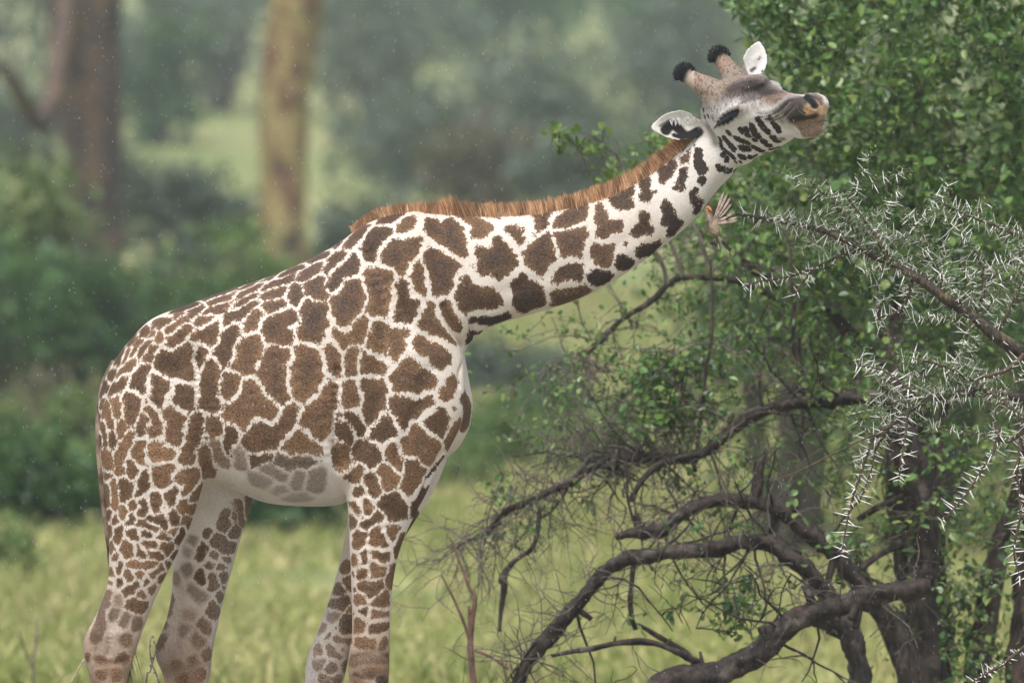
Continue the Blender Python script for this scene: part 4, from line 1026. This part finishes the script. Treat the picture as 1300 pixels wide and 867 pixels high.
cr.build('young_leaves', mat_leaf('young_green_leaves', [(.07, .14, .03), (.11, .20, .045), (.17, .27, .06), (.24, .32, .09)], .4, .4), LT, smooth=False)['kind'] = 'stuff'

TWG.build('leaf_twigs', TWIG_GRY, LT)['kind'] = 'stuff'
# thin dry reddish saplings in the grass
b = W(600, 1100, 2.8)
DS = empty('dry_sapling', (b.x, 2.8, 0), 'dry reddish sapling with bare upright stems beside the arching limbs', 'sapling')
for path in ([(600, 1160, 5), (600, 960, 4.5), (600, 867, 4.2), (598, 815, 4.2), (602, 760, 3), (595, 745, 2.6), (580, 700, 1.8), (570, 680, 1)],
             [(599, 825, 3), (593, 800, 2.4), (575, 760, 1.6), (560, 730, 1)], [(599, 810, 2.6), (596, 785, 2.4), (595, 770, 1.6)],
             [(603, 825, 2), (625, 835, 2), (645, 848, 2.4)]):
    px_tube(path, 2.8, 'stem', TWIG_RED, DS, 7, 6, .2, .008)
DG = empty('dry_stalk_plant', (W(196, 1085, -.45).x, -.45, 0), 'thin dry stalks with small buds between the hind legs', 'plant')
for path in ([(212, 1085, 1.3), (207, 900, 1.3), (200, 862, 1.3), (192, 840, 1.1), (190, 818, .8), (193, 806, .6)], [(200, 1085, 1.2), (186, 880, 1.2), (191, 850, 1), (197, 826, .9), (196, 812, .6)]):
    o, s = px_tube(path, -.45, 'stalk', TWIG_GRY, DG, 5, 5, .2, .004)
    for q in s[-14::4]:
        e_ = ellipsoid(Vector(q[:3]) + rvec() * .006, (Vector((0, 0, .008)), Vector((.005, 0, 0)), Vector((0, .005, 0))), 8, 6); e_.build('bud', TWIG_GRY, DG)
GS = empty('dead_stem', (W(60, 1090, -.3).x, -.3, 0), 'single bleached dead stem leaning against the hock', 'plant stem')
px_tube([(60, 1090, 1.3), (85, 890, 1.2), (93, 862, 1.2), (107, 836, 1.0)], -.3, 'stalk', mat_simple('bleached_stem', (.42, .36, .27), (.3, .24, .17), 30), GS, 6, 5)
for base, label in (((42, 1060), 'blurred dry weed stem standing alone in the grass'), ((120, 1000), 'blurred dry forked weed in the grass behind the hock')):
    D_ = empty('dry_weed', (W(*base, 9).x, 9, ground_h(W(*base, 9).x, 9)), label, 'weed')
    bx = base[0]
    px_tube([(bx, 920, 2), (bx, 850, 1.8), (bx + 4, 815, 1.5), (bx + 6, 785, 1)], 9, 'stalk', TWIG_GRY, D_, 6, 4)
    px_tube([(bx, 850, 1.6), (bx - 12, 820, 1.4), (bx - 18, 800, 1)], 9, 'stalk', TWIG_GRY, D_, 6, 4)
    o, _ = px_tube([(bx, 1010, 2.2), (bx, 960, 2.2), (bx, 915, 2)], 9, 'stalk', TWIG_GRY, D_, 6, 4)

# ------------------------------------------------------------------ thorn tree: the sharp branch at the right
TT = empty('thorn_tree', (W(1500, 1080, .35).x, .35, 0), 'thorn tree branch bristling with long white thorns reaching toward the giraffe', 'thorn tree')
BARK_TH = mat_bark('thorn_branch_bark', (.02, .015, .012), (.085, .062, .045), 60, .35, .55, (.15, .12, .06))
TWIG_TH = mat_bark('thorn_twig_bark', (.045, .032, .022), (.13, .10, .06), 60, .3, .6)
main = [([(1500, 1085, 40, .35), (1495, 900, 36, .35), (1480, 700, 30, .35), (1440, 580, 24, .3), (1380, 515, 18, .2), (1330, 470, 13, .1), (1300, 450, 10, .05), (1262, 425, 8), (1235, 402, 7.5), (1200, 378, 7), (1160, 350, 6), (1120, 330, 5), (1080, 308, 4.4), (1045, 293, 3.8), (1000, 283, 3), (960, 276, 2.4), (934, 272, 1.8)], 1),
        ([(1440, 580, 18, .3), (1380, 545, 13, .2), (1330, 520, 10, .1), (1290, 505, 6), (1250, 498, 5.5), (1200, 502, 5), (1165, 515, 4), (1130, 540, 3.4), (1105, 560, 2.6)], 1)]
sub = [[(1088, 317, 3), (1060, 328, 2.4), (1030, 342, 2), (1000, 352, 1.7), (960, 358, 1.4), (940, 366, 1)], [(1035, 340, 2), (1020, 358, 1.6), (1008, 376, 1.2)],
       [(1105, 325, 3), (1085, 295, 2.4), (1065, 265, 2), (1045, 245, 1.6), (1028, 230, 1)], [(1130, 336, 3), (1115, 305, 2.2), (1090, 270, 1.8), (1075, 250, 1.2)],
       [(1360, 360, 4, .1), (1330, 325, 3.4), (1290, 298, 2.8), (1255, 283, 2.2), (1215, 268, 1.8), (1180, 250, 1.2)], [(1200, 378, 3, -.02), (1190, 340, 2.4), (1175, 305, 2), (1150, 275, 1.4)],
       [(1240, 405, 3), (1250, 360, 2.6), (1240, 320, 2), (1220, 300, 1.4)], [(1262, 425, 3.4), (1290, 380, 2.6), (1300, 340, 2), (1290, 310, 1.4)],
       [(1160, 350, 3, -.03), (1150, 385, 2.2), (1130, 400, 1.6), (1110, 402, 1.1)], [(1300, 450, 4), (1275, 470, 3), (1240, 480, 2.4)],
       [(1310, 540, 3), (1260, 500, 2.6), (1220, 475, 2.2), (1180, 459, 1.7), (1145, 454, 1.1)], [(1170, 505, 2.4), (1150, 490, 2), (1120, 470, 1.5), (1088, 464, 1)],
       [(1107, 558, 2.2), (1097, 590, 1.9), (1086, 620, 1.6), (1078, 650, 1.4), (1070, 690, 1.1), (1067, 705, .8)], [(1152, 520, 2.2), (1149, 560, 1.7), (1143, 600, 1.2), (1141, 616, .8)],
       [(1270, 540, 2.6), (1260, 572, 2.2), (1240, 605, 1.8), (1215, 640, 1.4), (1194, 662, .9)], [(1300, 530, 3), (1294, 575, 2.6), (1291, 605, 2.2), (1296, 650, 1.9), (1288, 700, 1.5), (1297, 740, 1)],
       [(1128, 545, 2), (1112, 572, 1.6), (1106, 600, 1.2), (1090, 640, .8)], [(1330, 520, 4), (1280, 560, 2.6), (1262, 548, 1.6)]]
TH_all = []
def add_thorns(s, gap, lmin, lmax, pairs=2, rs=1.0):
    acc = 0
    for i in range(1, len(s)):
        seg = np.linalg.norm(s[i, :3] - s[i - 1, :3]); acc += seg
        while acc > gap:
            acc -= gap * (.6 + .8 * RNG.random())
            t = Vector(s[i, :3] - s[i - 1, :3]).normalized(); p = Vector(s[i - 1, :3]) + t * seg * RNG.random()
            roll = RNG.random() * 6.283; a = t.cross(Vector((0, 1, .2))).normalized(); b_ = t.cross(a)
            for q in range(pairs):
                th = roll + q * (1.9 + .7 * RNG.random()); d = (a * math.cos(th) + b_ * math.sin(th) + t * RNG.normal(.1, .3) + rvec() * .3)
                d.y *= .75; d.normalize(); TH_all.append((p, d, lmin * .6 + (lmax * 1.08 - lmin * .6) * RNG.random() ** 1.5, rs))
filler = []
for path, _ in main:
    o, s = px_tube(path, 0, 'branch', BARK_TH, TT, 12, 6, .2, .005)
    vis = s[int(len(s) * .42):]; add_thorns(vis, .018, .045, .088); filler.append(vis)
subs = []
for path in sub:
    o, s = px_tube(path, RNG.normal(0, .05), 'branch', TWIG_TH, TT, 7, 6, .15, .006)
    add_thorns(s, .019, .035, .078); subs.append(s)
px_tube([(1125, 548, 1.6), (1100, 556, 1.3), (1060, 575, 1.1), (1010, 600, .9), (974, 612, .6)], -.03, 'shoot', TWIG_TH, TT, 6, 5)
tw = MB(); fol = MB(); tl_ = []
for s, n in [(filler[0][:int(len(filler[0]) * .75)], 34), (filler[1], 22)] + [(q, 5) for q in subs[2:8]] + [(subs[10], 4), (subs[17], 4)]:
    for _ in range(n):
        i = RNG.integers(1, len(s)); p = Vector(s[i, :3]); d = (rvec() + Vector((-.3, .5, .45))); d.y *= .6; d.normalize(); pts = [p]; Ln = .12 + .26 * RNG.random()
        for k in range(6): d = (d + rvec() * .25).normalized(); p = p + d * Ln / 6; pts.append(p)
        tw.tube(pts, np.linspace(.004, .0016, 7), 5, cap=False); arr = np.array([tuple(q) + (0,) for q in pts]); tl_.append(arr); add_thorns(arr, .026, .03, .068, 2, .9)
tw.build('twigs', TWIG_TH, TT)['kind'] = 'stuff'
bt = [(1330, 800), (1300, 822), (1270, 845), (1240, 862), (1225, 880)]
o, s = px_tube([(1480, 700, 12, .3), (1400, 770, 7, .1), (1330, 800, 4), (1300, 822, 3), (1270, 845, 2.4), (1240, 862, 1.8), (1225, 880, 1)], -.05, 'branch', TWIG_TH, TT, 7, 6, .15, .005)
add_thorns(s[14:], .014, .03, .065)
# feathery green leaflets along the young twigs
for arr in tl_ + subs[2:8] + [subs[10]]:
    for i in range(1, len(arr)):
        for _ in range(16):
            p = Vector(arr[i, :3]) + rvec() * .03
            leaf(fol, p, rvec() + Vector((0, 0, .3)), rvec(), .016 + .012 * RNG.random(), .0035)
fol.build('leaflets', mat_leaf('feathery_leaflets', [(.10, .15, .07), (.15, .22, .10), (.22, .29, .15), (.30, .36, .22)], .5, .35), TT, smooth=False)['kind'] = 'stuff'
# thorns: a shared tapered spike; the longest ones are single pieces
m = N('white_thorn'); p = m.pos(); c = m.mix(m.mrange(m.noise(p, 45, 3), .4, .68), c4(.94, .93, .91), c4(.58, .54, .49))
THM = m.done(m.principled(c, .38, .45))
def spike():
    mb = MB(); mb.tube([(0, 0, -.05), (0, 0, .3), (0, .012, .7), (0, .02, 1)], [.036, .032, .02, .003], 6); return mb
SPK = spike(); spm = SPK.mesh('thorn'); spm.materials.append(THM)
TH_all.sort(key=lambda t: -t[2]); pinv = TT.matrix_basis.inverted()
rest = MB()
for i, (p, d, Ln, rs) in enumerate(TH_all):
    qt = d.to_track_quat('Z', 'Y')
    if i < 300:
        o = bpy.data.objects.new('thorn', spm); COL.objects.link(o); o.parent = TT; o.matrix_parent_inverse = pinv
        o.location = p; o.rotation_mode = 'QUATERNION'; o.rotation_quaternion = qt; o.scale = (.074 * rs, .074 * rs, Ln)
    else:
        rest.add([tuple(p + qt @ Vector((v[0] * .074 * rs, v[1] * .074 * rs, v[2] * Ln))) for v in SPK.v], SPK.f)
print('thorns', len(TH_all))
rest.build('small_thorns', THM, TT)['kind'] = 'stuff'

# ------------------------------------------------------------------ small bird fluttering at the branch tip
BY = -.10
bc = W(910, 284, BY)
BD = empty('small_bird', bc, 'small brown bird with ruffled spread feathers at the tip of the thorny branch', 'bird')
hub = [W(899, 261, BY), W(899, 268, BY), W(902, 277, BY), W(905, 286, BY), W(908, 294, BY), W(911, 300, BY)]
mb = MB(); mb.tube(smooth_path([tuple(h) for h in hub], 5), np.interp(np.linspace(0, 1, 26), [0, .15, .3, .6, .85, 1], [.004, .017, .014, .027, .024, .006]), 12)
bb = mb.build('body', mat_simple('brown_plumage', (.10, .075, .06), (.34, .26, .18), 30, .7), BD)
FEA = [mat_simple('dark_feathers', (.02, .017, .016), (.07, .055, .05), 40, .55), mat_simple('pale_brown_feathers', (.30, .22, .17), (.52, .42, .36), 40, .55)]
def feather(p, t, w, mat, name, nrm=Vector((0, -1, .2))):
    d = t - p; s = d.cross(nrm).normalized(); mb = MB(); n = 8; k = []
    for i in range(n + 1):
        f = i / n; ww = w * float(np.interp(f, [0, .3, .75, .93, 1], [.35, .9, 1, .7, .1])); q = p + d * f - nrm * (.006 * math.sin(math.pi * f))
        mb.v += [tuple(q - s * ww), tuple(q + nrm * .0018), tuple(q + s * ww)]
    for i in range(n):
        a = i * 3; mb.f += [(a, a + 1, a + 4, a + 3), (a + 1, a + 2, a + 5, a + 4)]
    mb.build(name, mat, BD)
for i in range(16):     # raised wing
    f = i / 15; feather(W(906 + 3 * f, 279 + 5 * f, BY - .01), W(920 + 18 * f + RNG.normal(0, 1.5), 242 + 36 * f ** 1.2 + RNG.normal(0, 2), BY - .02 + .03 * f), .0055, FEA[1 if i % 3 != 1 else 0], 'wing_feather')
for i in range(6):
    f = i / 5; feather(W(905, 282, BY + .005), W(910 + 16 * f, 262 + 14 * f, BY), .012, FEA[0], 'wing_feather')
for i in range(9):     # tail
    f = i / 8; feather(W(909, 294, BY), W(911 + 17 * f, 318 + RNG.normal(0, 4), BY + .006 * i), .0035, FEA[i % 2], 'tail_feather')
mb = MB(); mb.tube([W(899, 263, BY - .012), W(902, 266, BY - .025), W(904, 268.5, BY - .035)], [.007, .005, .001], 8); mb.build('beak', mat_simple('orange_beak', (.62, .17, .03), None, 20, .4), BD)
e_ = ellipsoid(W(898.5, 265, BY - .014), (Vector((0, 0, .003)), Vector((.003, 0, 0)), Vector((0, .003, 0))), 8, 6); e_.build('eye', EYE, BD)

# ------------------------------------------------------------------ light rain
mb = MB()
OC = [(0, 0, 1), (1, 0, 0), (0, 1, 0), (-1, 0, 0), (0, -1, 0), (0, 0, -1)]; OF = [(0, 1, 2), (0, 2, 3), (0, 3, 4), (0, 4, 1), (5, 2, 1), (5, 3, 2), (5, 4, 3), (5, 1, 4)]
sl_ = Vector((.22, 0, -1)).normalized()
for i in range(9500):
    y = RNG.uniform(.6, 12.0) if RNG.random() < .88 else RNG.uniform(-4, .6); k = (CAM_D + y) / CAM_D; c = W(RNG.uniform(-60, 1360), RNG.uniform(-60, 930), y)
    if c.z < .1: continue
    r = RNG.uniform(.0009, .0015); ln = r * RNG.uniform(2.5, 6.0)
    mb.add([tuple(c + Vector((v[0] * r, v[1] * r, 0)) + sl_ * (-v[2] * ln)) for v in OC], OF)
m = N('rain_drop'); d = m.principled(c4(.62, .65, .67), .15, .5); t = m.n('ShaderNodeBsdfTranslucent'); t.inputs[0].default_value = c4(.62, .65, .67)
mx = m.n('ShaderNodeMixShader'); mx.inputs[0].default_value = .5; m.t.links.new(d, mx.inputs[1]); m.t.links.new(t.outputs[0], mx.inputs[2])
tag(mb.build('rain', m.done(mx.outputs[0])), 'fine light rain falling over the whole scene', 'rain', kind='stuff')

# ------------------------------------------------------------------ misty air
hb = MB(); x, y0, y1, z0, z1 = 640, -75, 880, -3, 130
hb.add([(-x, y0, z0), (x, y0, z0), (x, y1, z0), (-x, y1, z0), (-x, y0, z1), (x, y0, z1), (x, y1, z1), (-x, y1, z1)], [(0, 3, 2, 1), (4, 5, 6, 7), (0, 1, 5, 4), (1, 2, 6, 5), (2, 3, 7, 6), (3, 0, 4, 7)])
hm_ = bpy.data.materials.new('mist'); hm_.use_nodes = True; t = hm_.node_tree; t.nodes.clear()
pv = t.nodes.new('ShaderNodeVolumePrincipled'); pv.inputs['Color'].default_value = (.82, .91, .98, 1); pv.inputs['Density'].default_value = HAZE; pv.inputs['Anisotropy'].default_value = 0.1
oo = t.nodes.new('ShaderNodeOutputMaterial'); t.links.new(pv.outputs[0], oo.inputs['Volume'])
tag(hb.build('haze', hm_, smooth=False), 'pale rainy mist filling the air', 'mist', kind='stuff')
